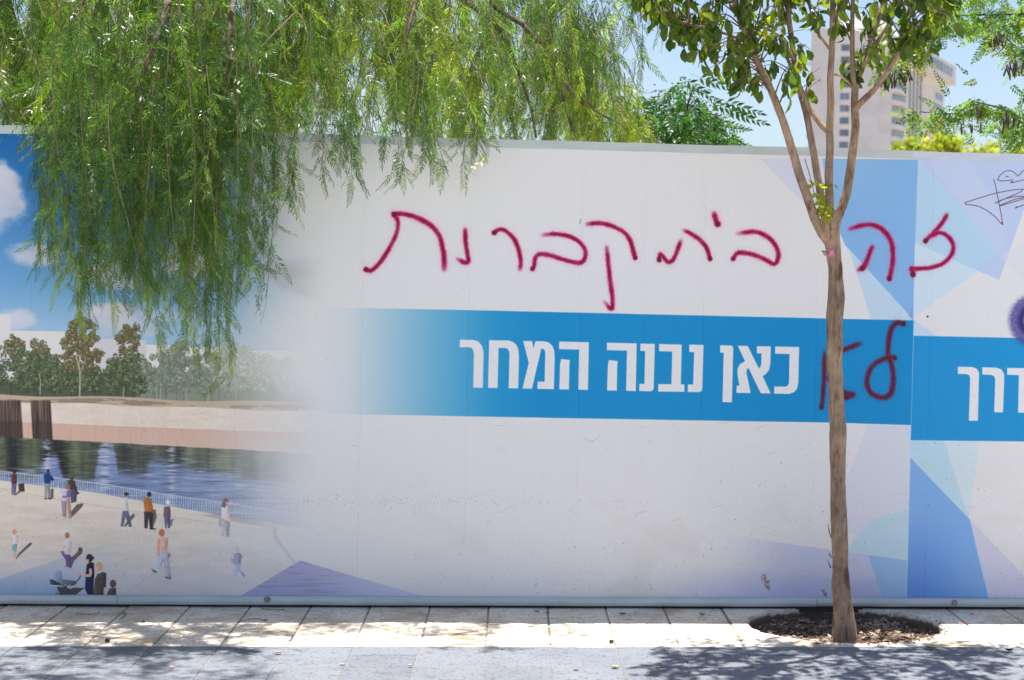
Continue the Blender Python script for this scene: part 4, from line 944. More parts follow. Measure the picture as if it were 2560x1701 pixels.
# overhang in front of the hoarding
prof = [(100, 380), (112, 560), (130, 690), (190, 770), (230, 820), (262, 850), (300, 760), (330, 800), (372, 865), (415, 800), (450, 850), (490, 900), (525, 940), (560, 930), (600, 850), (640, 760), (662, 640), (680, 520), (720, 520), (760, 430)]
def lowest(px): return np.interp(px, [p[0] for p in prof], [p[1] for p in prof])
for k in range(84):
    px = rng.uniform(140, 645); y = -rng.uniform(.06, .75) ** 1.0
    lim = lowest(px); py1 = lim - abs(rng.normal(0, 1)) * (lim - 330) * .40 - 46
    py1 = max(py1, 330)
    py0 = rng.uniform(-60, 240)
    a, b = P(px + rng.normal(0, 20), py0, y), P(px, py1, y)
    if b[2] > a[2] - .15: continue
    strand(a[0], y, a[2], b[2], (b[0] - a[0], 0), .040, True, np.clip(.42 + .1 * math.sin(px / 60), 0, 1), .45)
for px, py1, y in ((566, 930, -.25), (554, 975, -.22), (545, 900, -.3), (130, 740, -.2), (118, 640, -.3), (112, 580, -.15), (212, 815, -.3), (248, 838, -.2), (372, 880, -.25), (405, 800, -.3), (520, 900, -.3), (640, 770, -.3), (655, 660, -.4),
                   (690, 545, -.3), (712, 520, -.35), (735, 500, -.3), (815, 420, -.25), (835, 470, -.3), (862, 490, -.28), (880, 430, -.2), (1035, 430, -.25), (1062, 490, -.3), (1050, 465, -.25), (1110, 480, -.25), (1128, 470, -.3), (1090, 430, -.3), (1160, 425, -.25), (1190, 430, -.3), (1215, 390, -.25), (1000, 400, -.2), (770, 440, -.3), (905, 395, -.2), (110, 395, -.3), (120, 360, -.3)):
    a, b = P(px - rng.uniform(-10, 25), rng.uniform(120, 240), y + .12), P(px, py1 - 38, y)
    strand(a[0], y + .1, a[2], b[2], (b[0] - a[0], -.1), .030, True, .34 if py1 < 700 else .42, .3)
for k in range(260):                                   # fine bare twigs through the crown
    px = rng.uniform(-200, 1520); y = rng.uniform(.02, 1.4); p0 = P(px, rng.uniform(-60, 320), y); d = norm(np.array([rng.normal(.2, .6), rng.normal(0, .4), rng.normal(-.7, .5)])) * rng.uniform(.12, .4)
    tw.add(np.array([p0, p0 + d * .5 + rng.normal(0, .02, 3), p0 + d + np.array([0, 0, -.05])]), [.0032, .0024, .001], 4)
fol.emit(pep, 'leaf', 'foliage', M_PEP, 300)
child('hanging_twigs', tw.mesh('hanging_twigs'), M_TWIG, pep)['kind'] = 'stuff'
VV, FF, TT, n = [], [], [], 0
oct_ = np.array([(1, 0, 0), (-1, 0, 0), (0, 1, 0), (0, -1, 0), (0, 0, 1), (0, 0, -1)], float) * .0031
of = np.array([(0, 2, 4), (2, 1, 4), (1, 3, 4), (3, 0, 4), (2, 0, 5), (1, 2, 5), (3, 1, 5), (0, 3, 5)])
for p, b_ in pan:
    for i in range(16):
        u = rng.random(); q = p + np.array([rng.normal(0, .018) * (1 - u * .5), rng.normal(0, .018), -u * .085]); VV.append(oct_ * rng.uniform(.6, 1.25) + q); FF.append(of + n); TT.append(np.full(6, rng.random())); n += 6
child('blossom', newmesh('blossom', np.concatenate(VV), np.concatenate(FF), True, np.concatenate(TT)), M_PAN, pep)['kind'] = 'stuff'
print('pepper leaves', len(fol.items), 'panicles', len(pan))

# ------------------------------------------------------------------ street tree in the pit
M_BARK = barkmat('street_tree_bark', (.27, .19, .135), (.41, .31, .23), (.095, .056, .038), (10, 10, 1.7), 5, .008)
M_LEAF = leafmat('street_tree_leaf', [(0, (.038, .078, .016)), (.45, (.085, .140, .020)), (.8, (.17, .225, .024)), (1, (.29, .31, .035))], (1.95, 1.95, .5), .54, .32, .5)
M_STWIG = simple('street_tree_twig', (.14, .105, .08), .85, .3, 20)
TY = -.69
st = empty('street_tree', tuple(G(2110, 1590)[:2]) + (-.05,))
tag(st, 'young street tree with bare brown trunk and broad green leaves in the round pit', 'tree')
tk = [(2111, 1606, 27), (2110, 1592, 25), (2108, 1560, 24.5), (2106, 1530, 22.5), (2103, 1450, 21), (2097, 1300, 20.5), (2094, 1150, 19.2), (2091, 1000, 18.2), (2088, 950, 18.5), (2085, 900, 19), (2085, 815, 19.5), (2090, 745, 20.5), (2088, 690, 18), (2085, 650, 18), (2082, 620, 19.5), (2077, 592, 22), (2074, 565, 25), (2076, 545, 23), (2080, 525, 15)]
ppm = FOC / (9 - .69)
q = np.array([np.append(P(a, b, TY), r / ppm) for a, b, r in tk]); q = catmull(q, .035)
rgb = np.random.default_rng(4)
lump = np.zeros(len(q))
for _ in range(26): lump += rgb.normal(0, .028) * np.exp(-((np.arange(len(q)) - rgb.uniform(0, len(q))) / rgb.uniform(1.2, 3.5)) ** 2)
V, F = tube(q[:, :3] + np.stack([lump, lump * 0, lump * 0], 1) * .03, q[:, 3] * (1 + lump), 18, .03, rgb)
V3 = V.reshape(len(q), 18, 3)                            # knots, scars and a rough flared foot
for _ in range(34):
    i0, j0, am, wi, wj = rgb.uniform(2, len(q) - 4), rgb.uniform(0, 18), rgb.choice([-.10, .12, .16, .22]), rgb.uniform(.5, 1.3), rgb.uniform(.8, 1.8)
    dj = np.abs((np.arange(18) - j0 + 9) % 18 - 9); wgt = am * np.exp(-((np.arange(len(q)) - i0) / wi) ** 2)[:, None] * np.exp(-(dj / wj) ** 2)[None]
    V3 += wgt[..., None] * (V3 - q[:, None, :3])
ft = .22 * np.exp(-(np.arange(len(q)) / 1.6) ** 2)[:, None] * (1 + .5 * np.sin(np.arange(18) * 2 * np.pi / 18 * 4 + 1))[None] + .05 * rgb.normal(0, 1, (len(q), 18)) * np.exp(-(np.arange(len(q)) / 6) ** 2)[:, None]
V3 += ft[..., None] * (V3 - q[:, None, :3])
child('trunk', newmesh('trunk', V3.reshape(-1, 3), F, True), M_BARK, st)
LM = []
def slimb(pix, r0, r1, y1, name='limb', k=10):
    n = len(pix); pts = np.array([P(a, b, TY + (y1 - TY) * (i / (n - 1)) ** 1.2) for i, (a, b) in enumerate(pix)])
    qq = catmull(pts, .04); u = np.linspace(0, 1, len(qq)); V, F = tube(qq, (r0 + (r1 - r0) * u) / ppm, k, .035, rgb)
    child(name, newmesh(name, V, F, True), M_BARK, st); LM.append(qq); return qq
slimb([(2078, 612), (2055, 582), (2036, 545), (2025, 512), (2014, 480), (1999, 439), (1978, 366), (1954, 293), (1925, 220), (1897, 163), (1881, 126), (1860, 73), (1840, 16), (1822, -50), (1795, -160)], 13, 5.5, -.95)
slimb([(2072, 575), (2062, 540), (2053, 490), (2043, 439), (2031, 366), (2015, 281), (1999, 228), (1988, 175), (1980, 106), (1972, 41), (1968, -30), (1960, -170)], 11, 5, -.45)
slimb([(2074, 575), (2074, 540), (2074, 500), (2072, 439), (2075, 366), (2074, 325), (2077, 260), (2076, 195), (2080, 122), (2081, 61), (2082, 0), (2084, -170)], 11.5, 5.5, -.75)
slimb([(2084, 585), (2092, 550), (2106, 515), (2115, 490), (2123, 447), (2131, 386), (2139, 317), (2136, 264), (2137, 228), (2149, 183), (2170, 134), (2186, 73), (2206, 20), (2225, -50), (2250, -180)], 13, 5.2, -.5)
slimb([(2136, 276), (2149, 260), (2178, 232), (2218, 179), (2247, 126), (2265, 73), (2275, 20), (2285, -60), (2300, -160)], 8.5, 4.5, -.95)
slimb([(2137, 240), (2133, 203), (2131, 134), (2131, 41), (2135, -70), (2140, -160)], 7, 4.5, -.6)
slimb([(2156, 168), (2178, 135), (2202, 90), (2235, 37), (2262, -30)], 6, 3.5, -.7)
slimb([(2074, 332), (2052, 312), (2030, 282), (2010, 240), (1990, 195), (1965, 140)], 8, 4, -.55)
slimb([(2140, 232), (2120, 205), (2100, 190), (2075, 184)], 4.5, 2, -.72, k=7)
slimb([(1870, 104), (1828, 90), (1779, 73), (1722, 61), (1661, 37), (1616, 16), (1580, -12)], 4.5, 2, -.85, k=7)
slimb([(1985, 150), (1950, 90), (1910, 70), (1860, 30), (1830, -20)], 4.5, 2.5, -.6, k=7)
slimb([(2262, 90), (2310, 55), (2350, 30), (2395, 5)], 4, 2, -.85, k=7)
slimb([(2080, 130), (2050, 90), (2030, 40), (2020, -30)], 4, 2, -.8, k=7)
slimb([(2005, 255), (2015, 232), (2030, 212), (2052, 198)], 2.6, 1.4, -.65, k=6)

def ovate(rng, L, W, curl, fold):
    s = [0, .22, .48, .74, 1]; wd = [.08, .62, 1.0, .86, .10]; V, F = [], []
    for t, k in zip(s, wd):
        c = np.array([0, -curl * L * t * t, -L * t]); h = W * .5 * k
        V += [c + (-h, fold * h, 0), c, c + (h, fold * h, 0)]
    for i in range(4): a = i * 3; F += [(a, a + 1, a + 4, a + 3), (a + 1, a + 2, a + 5, a + 4)]
    return np.array(V), np.array(F)
lp = [ovate(rgb, L, W, c, f) for L, W, c, f in ((.074, .043, .15, .45), (.080, .042, .45, .3), (.064, .040, .05, .7), (.072, .034, .6, .4), (.060, .037, .25, .15))]
sf = Foliage(lp); stw = Tubes(); allL = np.concatenate(LM)
bot = [(1580, 10), (1620, 45), (1660, 90), (1700, 140), (1760, 145), (1800, 190), (1840, 205), (1865, 235), (1890, 175), (1915, 110), (1950, 120), (1985, 175), (2010, 190), (2050, 195), (2090, 178), (2130, 185), (2170, 160), (2200, 105), (2240, 95), (2290, 118), (2330, 130), (2370, 70), (2410, 20)]
def cluster(px, py, Y, nl, big=1.0, key=0):
    T = P(px, py, Y); dd = np.linalg.norm(allL - T - np.array([0, 0, -.12]), axis=1); c = allL[np.argmin(dd)]
    if np.linalg.norm(c - T) > .42: c = T + norm(c - T) * .42
    mid = (c + T) / 2 + np.array([0, 0, .05]); pts = catmull(np.array([c, mid, T]), .03); u = np.linspace(0, 1, len(pts)); stw.add(pts, .0034 * (1 - u) + .0011, 4)
    b0 = rgb.normal(.42, .16)
    for i in range(nl):
        t = rgb.uniform(.35, 1); p = np.array([np.interp(t, u, pts[:, k]) for k in range(3)]) + rgb.normal(0, .012, 3)
        az = rgb.uniform(0, 6.283); til = abs(rgb.normal(.35, .35)); d = np.array([math.cos(az) * math.sin(til), math.sin(az) * math.sin(til), -math.cos(til)])
        st_ = p + d * .018; stw.add(np.array([p, st_]), [.0008, .0008], 3)
        sf.add(rgb.integers(len(lp)), st_, frame(d, rgb.uniform(0, 6.283)), rgb.uniform(.55, 1.1) * big, float(np.clip(b0 + rgb.normal(0, .17), 0, .999)), key=key + rgb.random() * .5)
for k in range(215):
    px = rgb.uniform(1590, 2405); lim = np.interp(px, [b[0] for b in bot], [b[1] for b in bot]); py = lim - rgb.random() ** 1.15 * (lim + 50) - 12
    if 1930 < px < 2290 and py > 30 and rgb.random() < .66: continue
    Y = rgb.uniform(-1.15, -.25); cluster(px, py, Y, rgb.integers(4, 9), 1.0, 1.0)
for k in range(330):
    px = rgb.uniform(1540, 2500); py = rgb.uniform(-700, -40); cluster(px, py, rgb.uniform(-1.35, -.05), rgb.integers(4, 8), 1.1, 0)
for px, py, nl in ((1715, 105, 7), (1752, 120, 6), (1762, 178, 7), (1745, 172, 5), (1800, 185, 6), (1835, 205, 6), (1855, 215, 6), (1730, 62, 8), (1690, 55, 8), (1770, 130, 6), (1960, 175, 7), (1990, 160, 8), (2010, 175, 7), (2050, 170, 7), (2120, 165, 7), (2165, 145, 6), (2320, 105, 7), (2300, 95, 7), (2330, 60, 7)):
    cluster(px, py, rgb.uniform(-1.0, -.45), nl, 1.05, 2)
# small shoots at the crotch
for px, py, n_ in ((2062, 520, 12), (2072, 535, 8), (2056, 510, 6), (2018, 445, 5), (2040, 455, 4), (2052, 470, 4), (2030, 500, 4), (2075, 470, 4)):
    for i in range(n_):
        p = P(px + rgb.normal(0, 7), py + rgb.normal(0, 9), TY - .045 + rgb.normal(0, .02)); az = rgb.uniform(0, 6.28); d = np.array([math.cos(az) * .8, -abs(math.sin(az)) * .6, -.6]); sf.add(rgb.integers(5), p, frame(d, rgb.uniform(0, 6.28)), rgb.uniform(.38, .62), .9, key=3)
stw.add(catmull(path([(2050, 515, -.72), (2035, 480, -.74), (2025, 440, -.75), (2012, 398, -.75)]), .03), .002, 4)
sf.emit(st, 'leaf', 'foliage', M_LEAF, 300)
child('twigs', stw.mesh('twigs'), M_STWIG, st)['kind'] = 'stuff'
# broken stub beside the tag, lifted bark flakes
b = MB(); a0, a1 = P(2066, 636, TY - .03), P(2055, 627, TY - .04); b.tube([a0, (a0 + a1) / 2, a1], [.010, .008, .003], 7, True, .15, rgb)
for x_, y_, l_ in ((2075, 1345, 34), (2074, 1420, 22), (2077, 1395, 16)):
    p0, p1 = P(x_ + 3, y_, TY - .012), P(x_ - 5, y_ - l_, TY - .014); b.tube([p0, (p0 + p1) / 2 + np.array([-.003, 0, 0]), p1], [.004, .003, .001], 5, True, .2, rgb)
child('bark_stub', b.mesh('bark_stub', True), M_BARK, st)
print('street leaves', len(sf.items))

# ------------------------------------------------------------------ berry tree and locust tree behind the hoarding
M_CHI = leafmat('berry_tree_leaf', [(0, (.014, .06, .02)), (.6, (.045, .13, .022)), (1, (.09, .17, .02))], (1.6, 1.9, .7), .42, .42, .35)
M_LOC = leafmat('locust_leaf', [(0, (.05, .13, .04)), (.6, (.14, .26, .045)), (1, (.30, .32, .04))], (1.8, 1.95, .7), .5, .45, .35)
M_POD = simple('locust_pod', (.10, .065, .045), .7, .5, 30); M_BERRY = simple('green_berry', (.05, .085, .03), .4, .3, 20)
M_BARK2 = barkmat('dark_bark', (.07, .055, .045), (.13, .105, .085), (.02, .016, .014))
rc = np.random.default_rng(8)
ct = empty('berry_tree', (1.0, 2.6, -.03)); tag(ct, 'dark green tree with drooping leaves and round berries, peeping over hoarding beside the pepper tree', 'tree')
limb(ct, 'trunk', M_BARK2, np.vstack([[(1.0, 2.6, -.05), (1.0, 2.6, 1.0), (.9, 2.6, 1.9)], path([(1700, 360, 2.6), (1706, 320, 2.6)])]), .06, .018)
for e in ((1640, 260), (1760, 235), (1800, 290), (1660, 320), (1745, 330)): limb(ct, 'limb', M_BARK2, path([(1702, 345, 2.6), ((1702 + e[0]) / 2, e[1] - 10, 2.55), (e[0], e[1], 2.5)]), .012, .004, 6)
cp = [pinnate(rc, n, L, .066, .024, R(a), d, .18, .2, .4) for n, L, a, d in ((6, .26, 55, .3), (7, .30, 48, .15), (5, .22, 60, .4), (6, .25, 50, -.1))]
cf = Foliage(cp); bb = MB()
outl = [(1590, 300), (1625, 235), (1670, 205), (1715, 165), (1745, 215), (1790, 250), (1830, 300), (1850, 370)]
for k in range(330):
    px = rc.uniform(1590, 1825); hi = np.interp(px, [o_[0] for o_ in outl], [o_[1] for o_ in outl]); py = hi + 15 + rc.random() * (375 - hi)
    Y = rc.uniform(2.2, 3.2); az = rc.uniform(0, 6.28); til = rc.uniform(.3, 1.35); d = np.array([math.cos(az) * math.sin(til) + .15 * (px - 1710) / 100, math.sin(az) * math.sin(til) * .7, -math.cos(til)])
    cf.add(rc.integers(4), P(px, py, Y), frame(d, rc.normal(0, .5)), rc.uniform(.55, .95), float(np.clip(rc.normal(.5, .2), 0, .999)), key=-Y)
    if rc.random() < .4:
        c0 = P(px, py, Y - .1)
        for i in range(4): bb.add(oct_ * 2.6 + c0 + rc.normal(0, .03, 3), of)
for px, py, dx in ((1790, 245, 1), (1760, 250, 1), (1800, 270, 1), (1640, 240, -1), (1700, 190, .5), (1725, 185, 1)):
    cf.add(1, P(px, py, 2.3), frame(np.array([dx * .9, -.2, -.35]), .1), 1.0, .55, key=5)
cf.emit(ct, 'leaf', 'foliage', M_CHI, 120)
child('berries', bb.mesh('berries', True), M_BERRY, ct)['kind'] = 'stuff'

lt = empty('locust_tree', (3.6, 2.4, -.03)); tag(lt, 'locust tree with small oval leaflets and brown seed pods above the right end of hoarding', 'tree')
limb(lt, 'trunk', M_BARK2, np.array([(3.6, 2.4, -.05), (3.62, 2.4, 1.2), (3.7, 2.4, 2.4), (3.6, 2.4, 3.6), (3.5, 2.3, 4.6)]), .09, .04, 10)
BR = [path([(2700, 330, 2.4), (2610, 320, 2.2), (2560, 300, 2.1), (2500, 270, 2.0), (2440, 255, 2.0), (2390, 285, 2.0), (2300, 280, 2.0)]), path([(2720, 150, 2.4), (2620, 130, 2.1), (2560, 135, 2.0), (2520, 100, 2.0), (2480, 70, 1.9)]),
      path([(2720, 40, 2.4), (2600, 35, 2.1), (2480, 38, 2.0), (2400, 40, 2.0), (2330, 70, 1.9), (2260, 130, 1.9), (2210, 165, 1.9)]), path([(2720, 420, 2.5), (2600, 360, 2.2), (2540, 330, 2.1), (2500, 310, 2.1)]),
      path([(2700, -80, 2.4), (2600, -60, 2.2), (2500, -50, 2.1), (2440, -20, 2.0)])]
for q_ in BR: limb(lt, 'limb', M_BARK2, q_, .012, .003, 6)
loc = [pinnate(rc, n, L, .046, .022, R(a), d, .2, .12, .5) for n, L, a, d in ((8, .22, 72, .1), (7, .19, 68, .25), (9, .25, 75, -.05), (6, .16, 70, .3))]
lf = Foliage(loc); pods = Tubes()
def lleaf(px, py, Y, d=None, sc_=1.0, key=0.0):
    if d is None:
        az = rc.uniform(0, 6.28); til = rc.uniform(.5, 1.5); d = np.array([math.cos(az) * math.sin(til), math.sin(az) * math.sin(til) * .6, -math.cos(til)])
    lf.add(rc.integers(4), P(px, py, Y), frame(d, rc.normal(0, .55)), rc.uniform(.6, .95) * sc_, float(np.clip(rc.normal(.5, .2), 0, .999)), key=key + rc.random())
def pod(px, py, Y, n_, spread):
    for i in range(n_):
        p = P(px + rc.normal(0, spread), py + rc.normal(0, spread * .5), Y + rc.normal(0, .05)); L = rc.uniform(.05, .085); dx = rc.normal(0, .012, 2)
        a = np.array([p, p + (dx[0] * .4, dx[1] * .4, -L * .4), p + (dx[0] * .8, dx[1], -L * .8), p + (dx[0], dx[1], -L)]); pods.add(a, [.002, .0065, .007, .001], 4)
for q_ in BR:
    qq = catmull(q_, .05)
    for p in qq[len(qq) // 4:]:
        for r_ in range(6):
            az = rc.uniform(0, 6.28); til = rc.uniform(.4, 1.5); d = np.array([math.cos(az) * math.sin(til), math.sin(az) * math.sin(til) * .6, -math.cos(til)])
            lf.add(rc.integers(4), p + rc.normal(0, .02, 3), frame(d, rc.normal(0, .55)), rc.uniform(.5, .9), float(np.clip(rc.normal(.55, .22), 0, .999)), key=rc.random())
for k in range(130):
    px = rc.uniform(2430, 2700); py = rc.uniform(-80, 350)
    if px < 2500 and 90 < py < 330 and rc.random() < .6: continue
    lleaf(px, py, rc.uniform(1.8, 2.8))
for px, py, dx, dz in ((2300, 280, -1, -.1), (2330, 285, -.7, -.7), (2350, 270, -.8, .3), (2380, 255, -.4, .6), (2210, 160, -1, -.3), (2240, 150, .8, -.5), (2230, 130, -.4, .6), (2330, 80, .9, -.3), (2345, 60, .7, .5), (2430, 190, -.8, .3), (2450, 200, -.7, -.3), (2470, 330, -.9, .2), (2440, 345, -.6, -.5)):
    lleaf(px, py, 1.95, np.array([dx, -.15, dz]), .95, 3)
for px, py, n_, s_ in ((2220, 190, 16, 13), (2255, 175, 18, 13), (2300, 130, 22, 16), (2280, 120, 12, 12), (2480, 90, 14, 14), (2525, 165, 14, 12), (2530, 290, 10, 14), (2440, 270, 8, 10), (2555, 150, 10, 12), (2430, 310, 4, 12)): pod(px, py, 1.9, n_, s_)
lf.emit(lt, 'leaf', 'foliage', M_LOC, 150)
child('seed_pods', pods.mesh('seed_pods'), M_POD, lt)['kind'] = 'stuff'

# ------------------------------------------------------------------ far: tower block and trees
def prism_tri(b, pts, z0, z1): b.prism(pts, z0, z1)
M_TOW = None
def towermat(name, col):
    m, nt, b = mat(name); n1 = noise(nt, .25, 5, .6); n2 = noise(nt, 2.5, 3, .5, stretch=(1, 1, 3))
    r = ramp(nt, n1.outputs[0], [(.3, tuple(c * .9 for c in col)), (.7, tuple(min(1, c * 1.08) for c in col))]); r2 = ramp(nt, n2.outputs[0], [(.3, (.93,) * 3), (.7, (1.04,) * 3)])
    nt.links.new(mixc(nt, 1, r.outputs[0], r2.outputs[0], 'MULTIPLY'), b.inputs['Base Color']); b.inputs['Roughness'].default_value = .85; return m
M_TOW = towermat('tower_stone', (.80, .81, .84)); M_TOWW = towermat('tower_white', (.84, .84, .84)); M_GLASS = simple('tower_glass', (.20, .26, .34), .25, .4, .3); M_FIN = simple('tower_fin', (.16, .2, .22), .5, .2, 1)
T0 = 441.0
A = P(2022, 400, T0); B = P(2223, 400, T0 - 4); Cc = P(2357, 400, T0 + 60)
ux = (B - A)[:2]; ux /= np.linalg.norm(ux); vy = (Cc - B)[:2]; Lb = np.linalg.norm(vy); vy /= Lb; Wd = np.linalg.norm((B - A)[:2])
ztop = P(2120, 74, T0)[2]; FH = 31.0 / FOC * (T0 + 9) / math.cos(PSI) * .985
tower = empty('tower_block', (float(A[0]), float(A[1]), -.03)); tag(tower, 'pale stone high rise block with an overhanging top floor far beyond the hoarding', 'building')
nrm_v = np.array([vy[1], -vy[0]])                      # outward from the long face (to the right)
def fp(s, t, o=0.0): return A[:2] + ux * s + vy * t + nrm_v * o
def tpart(name, pts, z0, z1, m):
    pts = [tuple(p) for p in pts]; ar = sum(p[0] * q[1] - q[0] * p[1] for p, q in zip(pts, pts[1:] + pts[:1]))
    return child(name, MB().prism(pts if ar > 0 else pts[::-1], z0, z1).mesh(name), m, tower)
tpart('wall', [fp(0, 0), fp(Wd, 0), fp(Wd, Lb), fp(0, Lb)], -.03, ztop, M_TOW)
tpart('penthouse', [fp(Wd * .3, 4), fp(Wd * .8, 4), fp(Wd * .8, 22), fp(Wd * .3, 22)], ztop, ztop + 3.4, M_TOWW)
# overhanging top storeys along the long side
zb = P(2263, 153, T0 + 4)[2]; zt = zb + 5.6
tpart('overhang', [fp(Wd + .02, 2), fp(Wd + 2.6, 2), fp(Wd + 3.0, Lb + 1), fp(Wd + .02, Lb + 1)], zb, zt, M_TOWW)
for i in range(14):
    t0 = 5 + i * (Lb - 8) / 14; t1 = t0 + (Lb - 8) / 14 * .72
    tpart('window', [fp(Wd + 2.55, t0), fp(Wd + 3.02, t0), fp(Wd + 3.02, t1), fp(Wd + 2.55, t1)], zb + 2.0, zb + 4.6, M_GLASS)
nf = int((ztop - 4) / FH)
zr = P(2110, 243, T0)[2]
for k in range(-6, 5):
    zc = zr + k * FH
    if zc < 8 or zc > ztop - 2: continue
    # window column in the end face, with a white surround
    s0 = Wd * .375
    tpart('window', [fp(s0, -.06), fp(s0 + 2.3, -.06), fp(s0 + 2.3, .3), fp(s0, .3)], zc - .85, zc + .85, M_GLASS)
    # corner balconies on the long face
    if zc < zb - 2.0:
        tpart('balcony_recess', [fp(Wd + .05, 2), fp(Wd + .25, 2), fp(Wd + .25, 17), fp(Wd + .05, 17)], zc - .6, zc + 1.05, M_GLASS)
        ar = [fp(Wd + .05, 1)] + [fp(Wd + 1.5 * math.sin(math.pi * u) ** .5 + .1, 1 + 17 * u) for u in np.linspace(.05, .95, 9)] + [fp(Wd + .05, 18)]
        tpart('balcony', ar, zc - 1.75, zc - .55, M_TOWW)
        tpart('window', [fp(Wd + .05, Lb - 13), fp(Wd + .2, Lb - 13), fp(Wd + .2, Lb - 3), fp(Wd + .05, Lb - 3)], zc - .9, zc + .8, M_GLASS)
    tpart('balcony', [fp(-.9, .5), fp(.0, .5), fp(.0, 4), fp(-.9, 4)], zc - 1.5, zc - .5, M_TOWW)
tpart('white_strip', [fp(Wd * .345, -.035), fp(Wd * .375 + 3.2, -.035), fp(Wd * .375 + 3.2, .2), fp(Wd * .345, .2)], 0, ztop - 1, M_TOWW)
tpart('white_strip', [fp(Wd + .01, .5), fp(Wd + .04, .5), fp(Wd + .04, Lb - .5), fp(Wd + .01, Lb - .5)], 0, zb, M_TOWW)
for i in range(4):
    t0 = 22 + i * 4.6; tpart('window_strip', [fp(Wd + .05, t0), fp(Wd + .18, t0), fp(Wd + .18, t0 + 1.5), fp(Wd + .05, t0 + 1.5)], 2, zb - .2, M_FIN)

M_FART = leafmat('far_yellow_leaf', [(0, (.20, .27, .03)), (.5, (.36, .42, .06)), (1, (.52, .50, .10))], (1.6, 1.6, .6), .45, .6, .2)
M_FARG = leafmat('far_green_leaf', [(0, (.12, .20, .03)), (.5, (.26, .34, .05)), (1, (.42, .42, .07))], (1.6, 1.7, .6), .45, .6, .2)
rf = np.random.default_rng(31)
def fartree(px, py_top, wpx, Y, m, label):
    top = P(px, py_top, Y); d = np.linalg.norm(top - CAM); rx = wpx / FOC * d / 2; h = top[2]; base = np.array([top[0], top[1], -.03])
    t = empty('garden_tree', tuple(base)); tag(t, label, 'tree')
    limb(t, 'trunk', M_BARK2, np.array([base, base + (0.1, 0, h * .3), base + (-.1, .1, h * .55), base + (0, 0, h * .8)]), .18, .04, 8, 1.0)
    n_ = 2600; V = np.zeros((n_ * 4, 3)); T_ = np.zeros(n_ * 4)
    lob = [(np.array([rf.normal(0, .55) * rx, rf.normal(0, .5) * rx, -abs(rf.normal(0, 1.0)) * rx * 1.7]), rf.uniform(.2, .5)) for _ in range(26)]
    for i in range(n_):
        c, r_ = lob[rf.integers(26)]; u = norm(rf.normal(0, 1, 3)) * rf.random() ** .7 * 1.25 * r_ * rx
        p = base + np.array([0, 0, h - rx * .6]) + c + u * np.array([1, 1, 1.2])
        s_ = rf.uniform(.10, .24); a, b = norm(rf.normal(0, 1, 3)) * s_, norm(rf.normal(0, 1, 3)) * s_
        V[i * 4:i * 4 + 4] = (p - a, p + b, p + a, p - b); T_[i * 4:i * 4 + 4] = np.clip(rf.normal(.5, .25), 0, 1)
    child('crown', newmesh('crown', V, np.arange(n_ * 4).reshape(-1, 4), False, T_), m, t)
fartree(2275, 330, 115, 110, M_FART, 'small yellow green tree far off in front of the tower, leftmost of the distant crowns')
fartree(2350, 322, 95, 118, M_FART, 'narrow yellow green distant tree at the right foot of the tower')
fartree(2395, 308, 125, 135, M_FARG, 'greenest of the distant tree crowns, right of the tower')
fartree(2450, 318, 180, 125, M_FART, 'broad straw coloured distant tree crown just over the rail, right of the tower')
fartree(2560, 335, 140, 120, M_FARG, 'distant tree crown behind the locust leaves at far right edge')

# ------------------------------------------------------------------ small things
M_TAG = simple('pink_tag', (.62, .16, .30), .5, .1, 30); M_TAGW = simple('tag_ink_white', (.85, .75, .8), .6, .05, 30)
def on_trunk(px, py, lift=.0):
    r_ = 19.5 / ppm + lift; c = P(np.interp(py, [t[1] for t in tk[::-1]], [t[0] for t in tk[::-1]]), py, TY); p = P(px, py, TY)
    dx = np.clip(p[0] - c[0], -r_ * .98, r_ * .98); return np.array([p[0], TY - math.sqrt(max(1e-6, r_ * r_ - dx * dx)) , p[2]])
gx = np.linspace(2066, 2083, 6); quad = []
V = [on_trunk(x_ + (2 if j else -1) * 1.5 * (1 - j), 626 + j * 17 - (x_ - 2066) * .12, .0035) for j in (0, 1) for x_ in gx]
tg = obj('tree_tag', newmesh('tree_tag', V, [(i, i + 1, 7 + i, 6 + i) for i in range(5)]), M_TAG)
sol = tg.modifiers.new('thick', 'SOLIDIFY'); sol.thickness = .0008
tag(tg, 'small pink number tag stuck on the street tree trunk', 'tag')
b = MB()
for q_ in ([(2070, 640), (2073, 636)], [(2072, 633), (2075, 632), (2074, 637)], [(2077, 631), (2076, 637)]):
    b.tube([on_trunk(x_, y_, .0046) for x_, y_ in (q_ if len(q_) > 2 else [q_[0], ((q_[0][0] + q_[1][0]) / 2, (q_[0][1] + q_[1][1]) / 2), q_[1]])], .0007, 4)
obj('tag_mark', b.mesh('tag_mark'), M_TAGW, tg)

